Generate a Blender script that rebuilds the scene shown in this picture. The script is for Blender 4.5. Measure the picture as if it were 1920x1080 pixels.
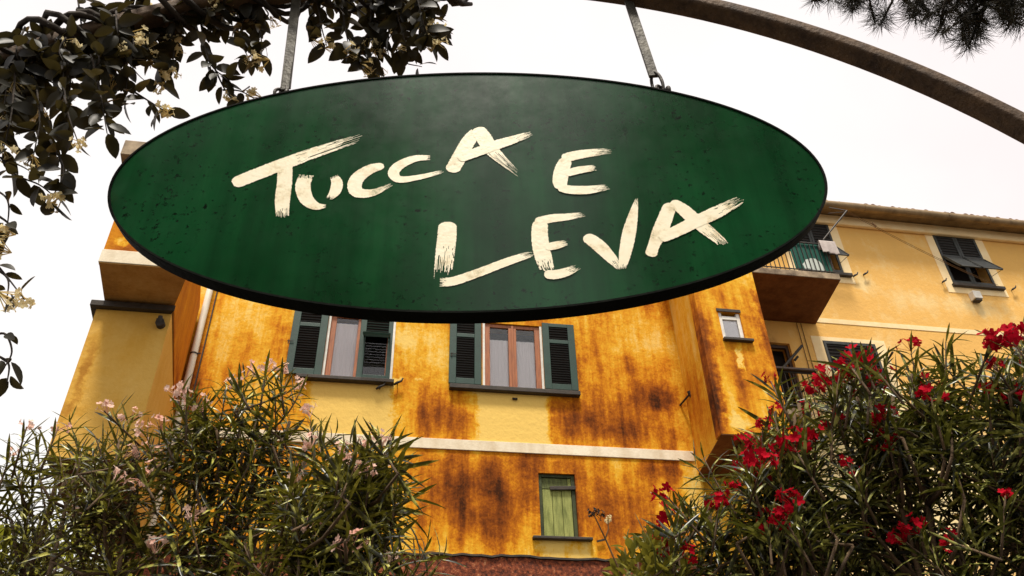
import bpy, math, random
import numpy as np
from mathutils import Vector, Matrix

for o in list(bpy.data.objects):
    bpy.data.objects.remove(o, do_unlink=True)
scene = bpy.context.scene
COL = scene.collection
R_ = math.radians

# ------------------------------------------------------------------ camera
F_PX, CX, CY = 1493.0, 960.0, 540.0
CAM = Vector((0, 0, 1.6))
AX_R = Vector((0.98608552, -0.16453676, -0.02372775))
AX_U = Vector((-0.07831493, -0.58568928, 0.80674335))
AX_F = Vector((0.14663602, 0.7936597, 0.5904254))
cam_d = bpy.data.cameras.new('camera')
cam = bpy.data.objects.new('camera', cam_d)
COL.objects.link(cam)
M = Matrix.Identity(4)
for i in range(3):
    M[i][0] = AX_R[i]; M[i][1] = AX_U[i]; M[i][2] = -AX_F[i]; M[i][3] = CAM[i]
cam.matrix_world = M
cam_d.sensor_width = 36
cam_d.lens = F_PX / 1920 * 36
cam_d.clip_start = 0.02
cam_d.clip_end = 2000
scene.camera = cam

# ------------------------------------------------------------------ sky, sun, exposure
SUN_EL, SUN_AZ = 68.0, 192.0      # azimuth measured clockwise from +Y: behind the viewer, to the left
world = bpy.data.worlds.new('World')
scene.world = world
world.use_nodes = True
wn = world.node_tree; wn.nodes.clear()
w_out = wn.nodes.new('ShaderNodeOutputWorld')
w_bg = wn.nodes.new('ShaderNodeBackground')
w_sky = wn.nodes.new('ShaderNodeTexSky')
w_sky.sky_type = 'NISHITA'
w_sky.sun_disc = False
w_sky.sun_elevation = R_(SUN_EL)
w_sky.sun_rotation = R_(SUN_AZ)
w_sky.dust_density = 4.0
w_tc = wn.nodes.new('ShaderNodeTexCoord')
w_no = wn.nodes.new('ShaderNodeTexNoise')
w_no.inputs['Scale'].default_value = 1.6
w_no.inputs['Detail'].default_value = 5
w_cr = wn.nodes.new('ShaderNodeValToRGB')
w_cr.color_ramp.elements[0].position = 0.36
w_cr.color_ramp.elements[0].color = (0.93, 0.845, 0.83, 1)
w_cr.color_ramp.elements[1].position = 0.6
w_cr.color_ramp.elements[1].color = (1.0, 0.985, 0.945, 1)
w_sc = wn.nodes.new('ShaderNodeVectorMath'); w_sc.operation = 'SCALE'
w_sc.inputs['Scale'].default_value = 8.3
w_mx = wn.nodes.new('ShaderNodeMix'); w_mx.data_type = 'RGBA'
w_mx.inputs[0].default_value = 0.93          # overcast: cloud deck covers nearly all of the clear sky
wn.links.new(w_tc.outputs['Generated'], w_no.inputs['Vector'])
wn.links.new(w_no.outputs['Fac'], w_cr.inputs['Fac'])
wn.links.new(w_cr.outputs['Color'], w_sc.inputs[0])
wn.links.new(w_sky.outputs['Color'], w_mx.inputs[6])
wn.links.new(w_sc.outputs[0], w_mx.inputs[7])
wn.links.new(w_mx.outputs[2], w_bg.inputs['Color'])
w_bg.inputs['Strength'].default_value = 0.11
wn.links.new(w_bg.outputs[0], w_out.inputs[0])

sun_d = bpy.data.lights.new('sun', 'SUN')
sun_d.energy = 3.9
sun_d.angle = R_(11)
sun_d.color = (1.0, 0.93, 0.82)
sun = bpy.data.objects.new('sun', sun_d)
COL.objects.link(sun)
sd = Vector((math.sin(R_(SUN_AZ)) * math.cos(R_(SUN_EL)), math.cos(R_(SUN_AZ)) * math.cos(R_(SUN_EL)), math.sin(R_(SUN_EL))))
sun.rotation_euler = sd.to_track_quat('Z', 'Y').to_euler()
sun.location = sd * 40

vs = scene.view_settings
scene.display_settings.display_device = 'sRGB'
vs.view_transform = 'Standard'
vs.look = 'None'
vs.exposure = 0.36
vs.gamma = 1.0
vs.use_curve_mapping = False

# ------------------------------------------------------------------ measuring helpers
def ray(px, py):
    d = AX_R * (px - CX) - AX_U * (py - CY) + AX_F * F_PX
    return d.normalized()

def at(px, py, Y):
    d = ray(px, py)
    return CAM + d * ((Y - CAM.y) / d.y)

def atz(px, py, Z):
    d = ray(px, py)
    return CAM + d * ((Z - CAM.z) / d.z)

def atd(px, py, D):
    return CAM + ray(px, py) * D

def to_px(p):
    q = Vector(p) - CAM
    z = q.dot(AX_F)
    return (CX + F_PX * q.dot(AX_R) / z, CY - F_PX * q.dot(AX_U) / z, z)

# ------------------------------------------------------------------ object helpers
LOC = {}
def link(o, parent=None):
    COL.objects.link(o)
    if parent is not None:
        o.parent = parent
        o.matrix_parent_inverse = Matrix.Translation(-LOC.get(parent.name, Vector((0, 0, 0))))
    return o

def tag(o, label=None, cat=None, group=None, kind=None):
    if label: o['label'] = label
    if cat: o['category'] = cat
    if group: o['group'] = group
    if kind: o['kind'] = kind
    return o

def thing(name, loc, label, cat, group=None):
    o = bpy.data.objects.new(name, None)
    o.empty_display_size = 0.1
    COL.objects.link(o)
    o.location = loc
    LOC[o.name] = Vector(loc)
    return tag(o, label, cat, group)

class MB:
    def __init__(s):
        s.v = []; s.f = []
    def add(s, vs_, fs):
        n = len(s.v)
        s.v += [tuple(p) for p in vs_]
        s.f += [tuple(i + n for i in f) for f in fs]
        return s
    def box(s, x0, x1, y0, y1, z0, z1):
        return s.hexa([(x0, y0, z0), (x1, y0, z0), (x1, y1, z0), (x0, y1, z0)], [(x0, y0, z1), (x1, y0, z1), (x1, y1, z1), (x0, y1, z1)])
    def hexa(s, b, t):
        return s.add(list(b) + list(t), [(3, 2, 1, 0), (4, 5, 6, 7), (0, 1, 5, 4), (1, 2, 6, 5), (2, 3, 7, 6), (3, 0, 4, 7)])
    def prism(s, poly, z0, z1):
        n = len(poly)
        vv = [(p[0], p[1], z0) for p in poly] + [(p[0], p[1], z1) for p in poly]
        ff = [tuple(range(n - 1, -1, -1)), tuple(range(n, 2 * n))] + [(i, (i + 1) % n, n + (i + 1) % n, n + i) for i in range(n)]
        return s.add(vv, ff)
    def bar(s, a, b, w, h, up=(0, 0, 1)):
        a = Vector(a); b = Vector(b); d = (b - a).normalized()
        x = d.cross(Vector(up))
        if x.length < 1e-4: x = d.cross(Vector((0, 1, 0)))
        x.normalize(); y = x.cross(d)
        c = [x * (-w / 2) - y * (h / 2), x * (w / 2) - y * (h / 2), x * (w / 2) + y * (h / 2), x * (-w / 2) + y * (h / 2)]
        return s.hexa([a + k for k in c], [b + k for k in c])
    def tube(s, pts, r, n=8, closed=False):
        pts = [Vector(p) for p in pts]; m = len(pts)
        rr = r if isinstance(r, (list, tuple)) else [r] * m
        vv = []; ff = []
        prev = None
        for i, p in enumerate(pts):
            if closed: d = pts[(i + 1) % m] - pts[i - 1]
            else: d = pts[min(i + 1, m - 1)] - pts[max(i - 1, 0)]
            d.normalize()
            if prev is None:
                x = d.cross(Vector((0.31, 0.2, 0.93)))
                if x.length < 1e-3: x = d.cross(Vector((1, 0, 0)))
            else:
                x = prev - d * prev.dot(d)
            x.normalize(); prev = x
            y = d.cross(x)
            for k in range(n):
                a = 2 * math.pi * k / n
                vv.append(p + (x * math.cos(a) + y * math.sin(a)) * rr[i])
        for i in range(m if closed else m - 1):
            j = (i + 1) % m
            for k in range(n):
                l = (k + 1) % n
                ff.append((i * n + k, i * n + l, j * n + l, j * n + k))
        if not closed:
            ff.append(tuple(range(n - 1, -1, -1))); ff.append(tuple((m - 1) * n + k for k in range(n)))
        return s.add(vv, ff)
    def mesh(s, name, mat, smooth=False):
        me = bpy.data.meshes.new(name)
        me.from_pydata(s.v, [], s.f)
        if mat: me.materials.append(mat)
        if smooth:
            me.polygons.foreach_set('use_smooth', [True] * len(me.polygons))
        me.update()
        return me
    def build(s, name, mat, parent=None, bevel=0, smooth=False, label=None):
        o = bpy.data.objects.new(name, s.mesh(name, mat, smooth))
        link(o, parent)
        if bevel:
            b = o.modifiers.new('bevel', 'BEVEL'); b.width = bevel; b.segments = 2; b.limit_method = 'ANGLE'; b.angle_limit = R_(40)
        if label: o['label'] = label
        return o

def inst(name, me, mat4, parent=None):
    o = bpy.data.objects.new(name, me)
    COL.objects.link(o)
    if parent is not None:
        o.parent = parent
        o.matrix_parent_inverse = Matrix.Translation(-LOC.get(parent.name, Vector((0, 0, 0))))
    o.matrix_basis = mat4
    return o

# ------------------------------------------------------------------ materials
def new_mat(name):
    m = bpy.data.materials.new(name); m.use_nodes = True
    nt = m.node_tree
    b = nt.nodes['Principled BSDF']
    return m, nt, b

def N(nt, t, **kw):
    n = nt.nodes.new(t)
    for k, v in kw.items():
        if k.startswith('i_'): n.inputs[k[2:].replace('_', ' ')].default_value = v
        else: setattr(n, k, v)
    return n

def noise(nt, coord, scale, detail=5, rough=0.55, stretch=None):
    n = N(nt, 'ShaderNodeTexNoise', i_Scale=scale, i_Detail=detail, i_Roughness=rough)
    if stretch:
        mp = N(nt, 'ShaderNodeMapping'); mp.inputs['Scale'].default_value = stretch
        nt.links.new(coord, mp.inputs['Vector']); nt.links.new(mp.outputs[0], n.inputs['Vector'])
    else:
        nt.links.new(coord, n.inputs['Vector'])
    return n.outputs['Fac']

def ramp(nt, fac, stops):
    r = N(nt, 'ShaderNodeValToRGB')
    e = r.color_ramp.elements
    while len(e) < len(stops): e.new(0.5)
    for k, (p, c) in zip(e, stops):
        k.position = p; k.color = (*c, 1)
    nt.links.new(fac, r.inputs['Fac'])
    return r.outputs['Color']

def math_(nt, op, a, b=None, clamp=False):
    m = N(nt, 'ShaderNodeMath', operation=op); m.use_clamp = clamp
    for i, x in enumerate((a, b)):
        if x is None: continue
        if isinstance(x, (int, float)): m.inputs[i].default_value = x
        else: nt.links.new(x, m.inputs[i])
    return m.outputs[0]

def bump(nt, b, h, strength, dist=0.01):
    n = N(nt, 'ShaderNodeBump', i_Strength=strength, i_Distance=dist)
    nt.links.new(h, n.inputs['Height']); nt.links.new(n.outputs[0], b.inputs['Normal'])

def pmat(name, c1, c2, scale=6, rough=0.6, bstr=0.2, bscale=40, metal=0, stretch=None, spec=0.5, rvar=0.0, world_co=False):
    m, nt, b = new_mat(name)
    tc = N(nt, 'ShaderNodeTexCoord').outputs['Object']
    if world_co: tc = N(nt, 'ShaderNodeNewGeometry').outputs['Position']
    f = noise(nt, tc, scale, 6, 0.6, stretch)
    nt.links.new(ramp(nt, f, [(0.3, c1), (0.7, c2)]), b.inputs['Base Color'])
    b.inputs['Roughness'].default_value = rough
    if rvar:
        r = N(nt, 'ShaderNodeMapRange'); r.inputs[3].default_value = rough - rvar; r.inputs[4].default_value = rough + rvar
        nt.links.new(noise(nt, tc, scale * 2, 4), r.inputs[0]); nt.links.new(r.outputs[0], b.inputs['Roughness'])
    b.inputs['Metallic'].default_value = metal
    b.inputs['Specular IOR Level'].default_value = spec
    if bstr: bump(nt, b, noise(nt, tc, bscale, 4), bstr)
    return m

OCHRE = [(0.0, (0.80, 0.54, 0.14)), (0.2, (0.74, 0.39, 0.025)), (0.4, (0.60, 0.225, 0.008)), (0.56, (0.40, 0.115, 0.005)), (0.76, (0.20, 0.048, 0.004)), (1.0, (0.045, 0.012, 0.002))]
PALE = [(0.0, (0.84, 0.68, 0.36)), (0.3, (0.78, 0.45, 0.125)), (0.55, (0.72, 0.42, 0.13)), (0.8, (0.34, 0.16, 0.045)), (1.0, (0.08, 0.035, 0.012))]

def stucco(name, stops, Y, fields=(), bias=0.3, streak=0.5, blotch=0.45, sscale=2.6, fine=0.18, seed=0.0):
    """weathered lime plaster: rain streaks, blotches, and soot marks or clean patches with a place of their own"""
    m, nt, b = new_mat(name)
    tc = N(nt, 'ShaderNodeTexCoord').outputs['Object']
    off = N(nt, 'ShaderNodeVectorMath', operation='ADD'); off.inputs[1].default_value = (seed, seed * 0.7, seed * 1.3)
    nt.links.new(tc, off.inputs[0]); co = off.outputs[0]
    s1 = noise(nt, co, sscale, 9, 0.62, (1, 1, 0.13))
    s2 = noise(nt, co, sscale * 3.3, 8, 0.6, (1, 1, 0.10))
    bl = noise(nt, co, 0.8, 9, 0.68)
    bm = noise(nt, co, 4.5, 8, 0.7)
    fi = noise(nt, co, 20, 8, 0.8)
    def cen(x, a): return math_(nt, 'MULTIPLY', math_(nt, 'SUBTRACT', x, 0.5), a)
    t = math_(nt, 'ADD', cen(s1, streak * 2), bias)
    t = math_(nt, 'ADD', t, cen(s2, streak * 0.9))
    t = math_(nt, 'ADD', t, cen(bl, blotch * 2))
    t = math_(nt, 'ADD', t, cen(bm, blotch * 1.3))
    t = math_(nt, 'ADD', t, cen(fi, fine * 2))
    # wobble so that patch edges are ragged
    wob = N(nt, 'ShaderNodeTexNoise', i_Scale=5.0, i_Detail=7, i_Roughness=0.65)
    nt.links.new(tc, wob.inputs['Vector'])
    ws = N(nt, 'ShaderNodeVectorMath', operation='SUBTRACT'); ws.inputs[1].default_value = (0.5, 0.5, 0.5)
    nt.links.new(wob.outputs['Color'], ws.inputs[0])
    wm = N(nt, 'ShaderNodeVectorMath', operation='SCALE'); wm.inputs['Scale'].default_value = 0.5
    nt.links.new(ws.outputs[0], wm.inputs[0])
    wa = N(nt, 'ShaderNodeVectorMath', operation='ADD')
    nt.links.new(tc, wa.inputs[0]); nt.links.new(wm.outputs[0], wa.inputs[1])
    for fd in fields:
        px, py, rx, ry, amp = fd[:5]
        isbox = len(fd) > 5
        c = at(px, py, Y); e = at(px + rx, py, Y); g = at(px, py - ry, Y)
        hx = abs(e.x - c.x); hz = abs(g.z - c.z)
        sb = N(nt, 'ShaderNodeVectorMath', operation='SUBTRACT'); sb.inputs[1].default_value = (c.x, 0, c.z)
        nt.links.new(tc if isbox else wa.outputs[0], sb.inputs[0])
        ml = N(nt, 'ShaderNodeVectorMath', operation='MULTIPLY'); ml.inputs[1].default_value = (1 / hx, 0, 1 / hz)
        nt.links.new(sb.outputs[0], ml.inputs[0])
        mr = N(nt, 'ShaderNodeMapRange', interpolation_type='SMOOTHSTEP')
        if isbox:
            ab = N(nt, 'ShaderNodeVectorMath', operation='ABSOLUTE'); nt.links.new(ml.outputs[0], ab.inputs[0])
            sx = N(nt, 'ShaderNodeSeparateXYZ'); nt.links.new(ab.outputs[0], sx.inputs[0])
            d = math_(nt, 'MAXIMUM', sx.outputs[0], sx.outputs[2])
            d = math_(nt, 'ADD', d, cen(bm, 0.35))
            mr.inputs[1].default_value = 1.12; mr.inputs[2].default_value = 0.62
        else:
            ln = N(nt, 'ShaderNodeVectorMath', operation='LENGTH'); nt.links.new(ml.outputs[0], ln.inputs[0])
            d = ln.outputs['Value']
            mr.inputs[1].default_value = 1.0; mr.inputs[2].default_value = 0.1
        mr.inputs[3].default_value = 0.0; mr.inputs[4].default_value = amp
        nt.links.new(d, mr.inputs[0])
        t = math_(nt, 'ADD', t, mr.outputs[0])
    col = ramp(nt, math_(nt, 'MAXIMUM', t, 0.0, True), stops)
    nt.links.new(col, b.inputs['Base Color'])
    b.inputs['Roughness'].default_value = 0.9
    b.inputs['Specular IOR Level'].default_value = 0.15
    hs = math_(nt, 'ADD', math_(nt, 'MULTIPLY', fi, 0.5), math_(nt, 'MULTIPLY', noise(nt, co, 9, 6), 1.0))
    bump(nt, b, hs, 0.55, 0.02)
    return m

def leaf_mat(name, c1, c2, rough=0.4, transl=0.25, spec=0.5, tcol=None, nscale=9, c3=None):
    m, nt, b = new_mat(name)
    co = N(nt, 'ShaderNodeNewGeometry').outputs['Position']
    f = noise(nt, co, nscale, 3)
    nt.links.new(ramp(nt, f, [(0.36, c1), (0.68, c2)] if c3 is None else [(0.42, c1), (0.52, c2), (0.605, c3)]), b.inputs['Base Color'])
    b.inputs['Roughness'].default_value = rough
    b.inputs['Specular IOR Level'].default_value = spec
    if transl:
        tr = N(nt, 'ShaderNodeBsdfTranslucent'); tr.inputs['Color'].default_value = (*(tcol or c2), 1)
        mx = N(nt, 'ShaderNodeMixShader'); mx.inputs[0].default_value = transl
        out = nt.nodes['Material Output']
        nt.links.new(b.outputs[0], mx.inputs[1]); nt.links.new(tr.outputs[0], mx.inputs[2]); nt.links.new(mx.outputs[0], out.inputs[0])
    return m

MT = {}
MT['ground'] = pmat('ground_gravel', (0.04, 0.034, 0.026), (0.085, 0.07, 0.05), 3, 0.95, 0.6, 30)
MT['white_band'] = pmat('cream_limewash', (0.62, 0.50, 0.33), (0.88, 0.80, 0.62), 3, 0.85, 0.4, 22, stretch=(1, 1, 0.5))
MT['plinth'] = None
MT['green'] = pmat('green_shutter_paint', (0.002, 0.024, 0.014), (0.006, 0.044, 0.027), 5, 0.5, 0.25, 60)
MT['green_dark'] = pmat('dark_louvre_paint', (0.002, 0.004, 0.003), (0.004, 0.008, 0.006), 8, 0.6, 0.2, 60)  # darker copy of the shutter green; shade between slats put into the colour
MT['black_shutter'] = pmat('weathered_black_shutter', (0.010, 0.011, 0.010), (0.035, 0.038, 0.033), 6, 0.55, 0.3, 50)
MT['brown'] = pmat('varnished_wood', (0.20, 0.055, 0.018), (0.42, 0.14, 0.04), 5, 0.5, 0.25, 30, stretch=(6, 6, 0.6))
MT['brown_dark'] = pmat('dark_wood', (0.025, 0.012, 0.007), (0.06, 0.026, 0.012), 5, 0.6, 0.3, 30)
MT['white_wood'] = pmat('white_painted_wood', (0.62, 0.58, 0.50), (0.82, 0.79, 0.72), 7, 0.5, 0.2, 40)
MT['curtain'] = pmat('pale_curtain', (0.90, 0.83, 0.82), (0.94, 0.89, 0.88), 12, 0.9, 0.08, 12, stretch=(8, 1, 0.4))  # pale colour standing in for sky reflected in the panes
MT['interior'] = pmat('dark_room', (0.010, 0.007, 0.005), (0.02, 0.014, 0.010), 2, 0.95, 0)  # near-black that puts the darkness of rooms and slat gaps into colour
MT['slate'] = pmat('dark_slate_sill', (0.018, 0.013, 0.009), (0.05, 0.035, 0.022), 8, 0.7, 0.4, 40)
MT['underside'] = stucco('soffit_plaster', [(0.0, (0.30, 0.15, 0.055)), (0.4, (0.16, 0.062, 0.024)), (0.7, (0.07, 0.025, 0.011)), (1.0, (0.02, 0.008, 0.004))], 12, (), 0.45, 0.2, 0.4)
MT['pipe'] = pmat('cream_drainpipe', (0.62, 0.56, 0.44), (0.80, 0.75, 0.62), 4, 0.5, 0.15, 30, stretch=(1, 1, 0.3))
MT['iron'] = pmat('dark_iron', (0.012, 0.010, 0.009), (0.045, 0.034, 0.024), 14, 0.55, 0.4, 60, metal=0.4)
MT['gutter'] = pmat('brown_gutter', (0.16, 0.10, 0.045), (0.34, 0.23, 0.11), 3, 0.5, 0.2, 30, metal=0.3)
MT['tile'] = pmat('old_roof_tile', (0.13, 0.065, 0.035), (0.30, 0.15, 0.08), 7, 0.9, 0.5, 40)
MT['concrete'] = pmat('stained_concrete_edge', (0.10, 0.07, 0.045), (0.45, 0.34, 0.22), 4, 0.9, 0.5, 30)
MT['box'] = pmat('white_plastic_box', (0.66, 0.62, 0.54), (0.76, 0.72, 0.64), 5, 0.45, 0.05)
MT['oldgreen'] = pmat('flaking_green_boards', (0.13, 0.15, 0.03), (0.34, 0.36, 0.10), 4, 0.8, 0.5, 40, stretch=(5, 5, 0.8))
MT['oldgreen_dark'] = pmat('dark_green_rails', (0.012, 0.016, 0.004), (0.06, 0.075, 0.02), 4, 0.8, 0.5, 40)
MT['oldgreen_mid'] = pmat('mossy_green_board', (0.05, 0.06, 0.014), (0.15, 0.17, 0.045), 5, 0.8, 0.5, 40, stretch=(5, 5, 0.8))  # darker tone of the old green for the top board
MT['bark'] = pmat('brown_bark', (0.05, 0.030, 0.016), (0.14, 0.085, 0.04), 10, 0.9, 0.6, 40, world_co=True)
MT['bark_dark'] = pmat('dark_bark', (0.012, 0.008, 0.005), (0.035, 0.022, 0.012), 10, 0.9, 0.6, 40, world_co=True)
MT['ole_leaf'] = leaf_mat('oleander_leaf', (0.004, 0.006, 0.001), (0.055, 0.058, 0.006), 0.34, 0.10, 0.4, (0.30, 0.27, 0.02), 26, (0.44, 0.42, 0.085))  # near-black and pale stops paint shade and highlights into the leaf colour
MT['ole_leaf_red'] = leaf_mat('oleander_leaf_dark', (0.004, 0.006, 0.002), (0.048, 0.056, 0.008), 0.32, 0.09, 0.45, (0.26, 0.26, 0.02), 26, (0.42, 0.42, 0.11))  # shade and pale highlights painted in here too, for the red bushes
MT['jas_leaf'] = leaf_mat('jasmine_leaf', (0.005, 0.0045, 0.002), (0.020, 0.018, 0.006), 0.45, 0.14, 0.2, (0.12, 0.09, 0.025))  # kept near black; backlit darkness is put into the colour
MT['jas_fl'] = leaf_mat('jasmine_blossom', (0.72, 0.56, 0.24), (0.86, 0.74, 0.44), 0.7, 0.5, 0.2)
MT['pink'] = leaf_mat('pink_blossom', (0.74, 0.36, 0.28), (0.90, 0.66, 0.54), 0.7, 0.3, 0.2)
MT['red'] = leaf_mat('red_blossom', (0.28, 0.002, 0.008), (0.52, 0.006, 0.022), 0.8, 0.2, 0.05)
MT['pine_leaf'] = leaf_mat('pine_needle', (0.010, 0.010, 0.004), (0.035, 0.028, 0.008), 0.6, 0.15, 0.3, (0.10, 0.07, 0.02))
MT['lime_leaf'] = leaf_mat('lime_green_leaf', (0.14, 0.17, 0.012), (0.34, 0.34, 0.03), 0.5, 0.35, 0.4)
MT['yell_leaf'] = leaf_mat('yellowing_leaf', (0.07, 0.085, 0.012), (0.30, 0.26, 0.03), 0.5, 0.25, 0.4)
MT['tree_leaf'] = leaf_mat('broad_tree_leaf', (0.03, 0.05, 0.012), (0.07, 0.10, 0.02), 0.5, 0.2, 0.4)
MT['straw'] = pmat('dry_stalk', (0.10, 0.055, 0.02), (0.22, 0.12, 0.05), 20, 0.9, 0.2, 60)
MT['towel_green'] = None

def glass_mat():
    m, nt, b = new_mat('window_glass')
    nt.nodes.remove(b)
    gl = N(nt, 'ShaderNodeBsdfGlossy'); gl.inputs['Roughness'].default_value = 0.03; gl.inputs['Color'].default_value = (0.9, 0.9, 0.92, 1)
    tr = N(nt, 'ShaderNodeBsdfTransparent'); tr.inputs['Color'].default_value = (0.97, 0.97, 0.97, 1)
    fr = N(nt, 'ShaderNodeFresnel', i_IOR=1.45)
    mx = N(nt, 'ShaderNodeMixShader')
    nt.links.new(fr.outputs[0], mx.inputs[0]); nt.links.new(tr.outputs[0], mx.inputs[1]); nt.links.new(gl.outputs[0], mx.inputs[2])
    nt.links.new(mx.outputs[0], nt.nodes['Material Output'].inputs[0])
    return m
MT['glass'] = glass_mat()

# ------------------------------------------------------------------ ground
gm = MB(); gm.add([(-400, -400, 0), (400, -400, 0), (400, 400, 0), (-400, 400, 0)], [(0, 1, 2, 3)])
tag(gm.build('ground', MT['ground']), kind='structure')

# ------------------------------------------------------------------ ochre house
YM = 14.0
house = thing('ochre_house', (1.0, YM, 0), 'weathered ochre house with green shutters and a cream stripe, behind the oval sign', 'house')

def wall_panel(mb, x0, x1, z0, z1, y, th, holes):
    xs = sorted({x0, x1, *[h[0] for h in holes], *[h[1] for h in holes]})
    zs = sorted({z0, z1, *[h[2] for h in holes], *[h[3] for h in holes]})
    for i in range(len(xs) - 1):
        for j in range(len(zs) - 1):
            cx = (xs[i] + xs[i + 1]) / 2; cz = (zs[j] + zs[j + 1]) / 2
            if any(h[0] < cx < h[1] and h[2] < cz < h[3] for h in holes): continue
            a, b, c, d = xs[i], xs[i + 1], zs[j], zs[j + 1]
            mb.add([(a, y, c), (b, y, c), (b, y, d), (a, y, d)], [(0, 1, 2, 3)])
            mb.add([(a, y + th, c), (b, y + th, c), (b, y + th, d), (a, y + th, d)], [(3, 2, 1, 0)])
    for (a, b, c, d) in list(holes):
        mb.add([(a, y, c), (a, y + th, c), (a, y + th, d), (a, y, d)], [(0, 1, 2, 3)])
        mb.add([(b, y, c), (b, y + th, c), (b, y + th, d), (b, y, d)], [(3, 2, 1, 0)])
        mb.add([(a, y, c), (b, y, c), (b, y + th, c), (a, y + th, c)], [(0, 1, 2, 3)])
        mb.add([(a, y, d), (b, y, d), (b, y + th, d), (a, y + th, d)], [(3, 2, 1, 0)])
    mb.add([(x0, y, z0), (x0, y + th, z0), (x0, y + th, z1), (x0, y, z1)], [(3, 2, 1, 0)])
    mb.add([(x1, y, z0), (x1, y + th, z0), (x1, y + th, z1), (x1, y, z1)], [(0, 1, 2, 3)])
    mb.add([(x0, y, z1), (x1, y, z1), (x1, y + th, z1), (x0, y + th, z1)], [(0, 1, 2, 3)])

def X(px, py, Y=YM): return at(px, py, Y).x
def Z(px, py, Y=YM): return at(px, py, Y).z

# openings on the main wall
WL = (X(603, 700), X(735, 712), 9.46, 11.05)
WR = (X(905, 725), X(1022, 735), 9.46, 11.05)
WG = (X(1012, 950), X(1082, 950), 6.46, 7.70)
main_fields = [
    (660, 770, 78, 62, -0.95, 1), (963, 785, 68, 52, -0.95, 1), (1056, 1030, 58, 26, -0.42, 1),
    (790, 650, 60, 60, -0.16), (470, 620, 90, 110, -0.10),
    (815, 780, 75, 65, 0.30), (870, 800, 40, 50, 0.18), (1150, 790, 150, 75, 0.34), (1235, 745, 80, 45, 0.55), (1160, 690, 120, 60, 0.14),
    (1060, 770, 50, 60, 0.2),
    (870, 890, 140, 80, 0.30), (1000, 860, 90, 45, 0.20), (1240, 880, 75, 35, 0.32), (1150, 960, 120, 90, 0.14), (900, 990, 110, 60, 0.10),
    (735, 960, 70, 90, -0.25), (830, 1010, 60, 45, -0.16), (1200, 620, 60, 90, -0.12), (360, 690, 40, 80, 0.22), (420, 700, 60, 50, 0.12),
    (1290, 900, 18, 120, -0.25), (893, 692, 6, 5, -0.5), (745, 708, 22, 5, -0.45), (787, 712, 10, 3, -0.4), (855, 634, 9, 4, -0.4), (760, 640, 28, 22, -0.25), (1085, 700, 9, 60, 0.22), (980, 950, 330, 120, 0.27), (1000, 800, 300, 60, 0.08),
]
M_MAIN = stucco('ochre_plaster_streaked', OCHRE, YM, main_fields, 0.32, 0.55, 0.52, 2.8, 0.34, 3.0)
wm = MB(); wall_panel(wm, -4.2, 6.27, 0, 13.4, YM, 0.4, [WL, WR, WG])
main_wall = wm.build('wall', M_MAIN, house, label='ochre front wall streaked brown by rain')
# the wall goes on behind the bay
M_SIDE = stucco('ochre_plaster_plain', OCHRE, YM, [], 0.2, 0.3, 0.25, 2.4, 0.12, 9.0)
w2 = MB(); w2.box(6.273, 8.2, YM + 0.12, YM + 0.5, 0, 13.4); w2.build('wall', M_SIDE, house)
w3 = MB(); w3.box(-4.15, 8.15, YM + 0.41, YM + 0.6, 0, 13.35)   # near-black sheet for the darkness of unlit rooms behind the openings
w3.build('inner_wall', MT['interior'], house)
w4 = MB(); w4.box(-4.2, -3.9, YM + 0.62, 20, 0, 13.4).box(7.9, 8.2, YM + 0.62, 20, 0, 13.4).box(-4.2, 8.2, 20.01, 20.3, 0, 13.4)
w4.build('rear_wall', M_SIDE, house)

# string course
sc = MB()
zb = 8.08; zt = 8.29
sc.box(-3.6, 6.17, YM - 0.03, YM - 0.001, zb, zt)
sc.build('string_course', MT['white_band'], house, bevel=0.006)
# red roughcast plinth
mp_, nt_, b_ = new_mat('red_roughcast')
co_ = N(nt_, 'ShaderNodeTexCoord').outputs['Object']
nf_ = noise(nt_, co_, 14, 6, 0.75)
nt_.links.new(ramp(nt_, nf_, [(0.34, (0.025, 0.007, 0.004)), (0.48, (0.17, 0.038, 0.014)), (0.58, (0.34, 0.08, 0.025)), (0.70, (0.58, 0.34, 0.17))]), b_.inputs['Base Color'])
b_.inputs['Roughness'].default_value = 0.95
bump(nt_, b_, nf_, 1.0, 0.05)
pl = MB()
zp = Z(1000, 1047)
nseg = 60
pv = []
random.seed(5)
for i in range(nseg + 1):
    x = -4.1 + (6.15 + 4.1) * i / nseg
    pv.append((x, zp + random.uniform(-0.022, 0.02)))
for i in range(nseg):
    (xa, za), (xb, zb2) = pv[i], pv[i + 1]
    pl.hexa([(xa, YM - 0.16, 0), (xb, YM - 0.16, 0), (xb, YM - 0.002, 0), (xa, YM - 0.002, 0)],
            [(xa, YM - 0.16, za - 0.06), (xb, YM - 0.16, zb2 - 0.06), (xb, YM - 0.002, zb2 - 0.02), (xa, YM - 0.002, za - 0.02)])
pl.build('plinth', mp_, house, label='rough red plinth along the foot of the wall')
pc = MB()
for i in range(nseg):
    (xa, za), (xb, zb2) = pv[i], pv[i + 1]
    pc.hexa([(xa, YM - 0.20, za - 0.055), (xb, YM - 0.20, zb2 - 0.055), (xb, YM - 0.001, zb2 - 0.012), (xa, YM - 0.001, za - 0.012)],
            [(xa, YM - 0.20, za - 0.02), (xb, YM - 0.20, zb2 - 0.02), (xb, YM - 0.001, zb2 + 0.025), (xa, YM - 0.001, za + 0.025)])
pc.build('plinth_capping', MT['slate'], house)

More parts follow.
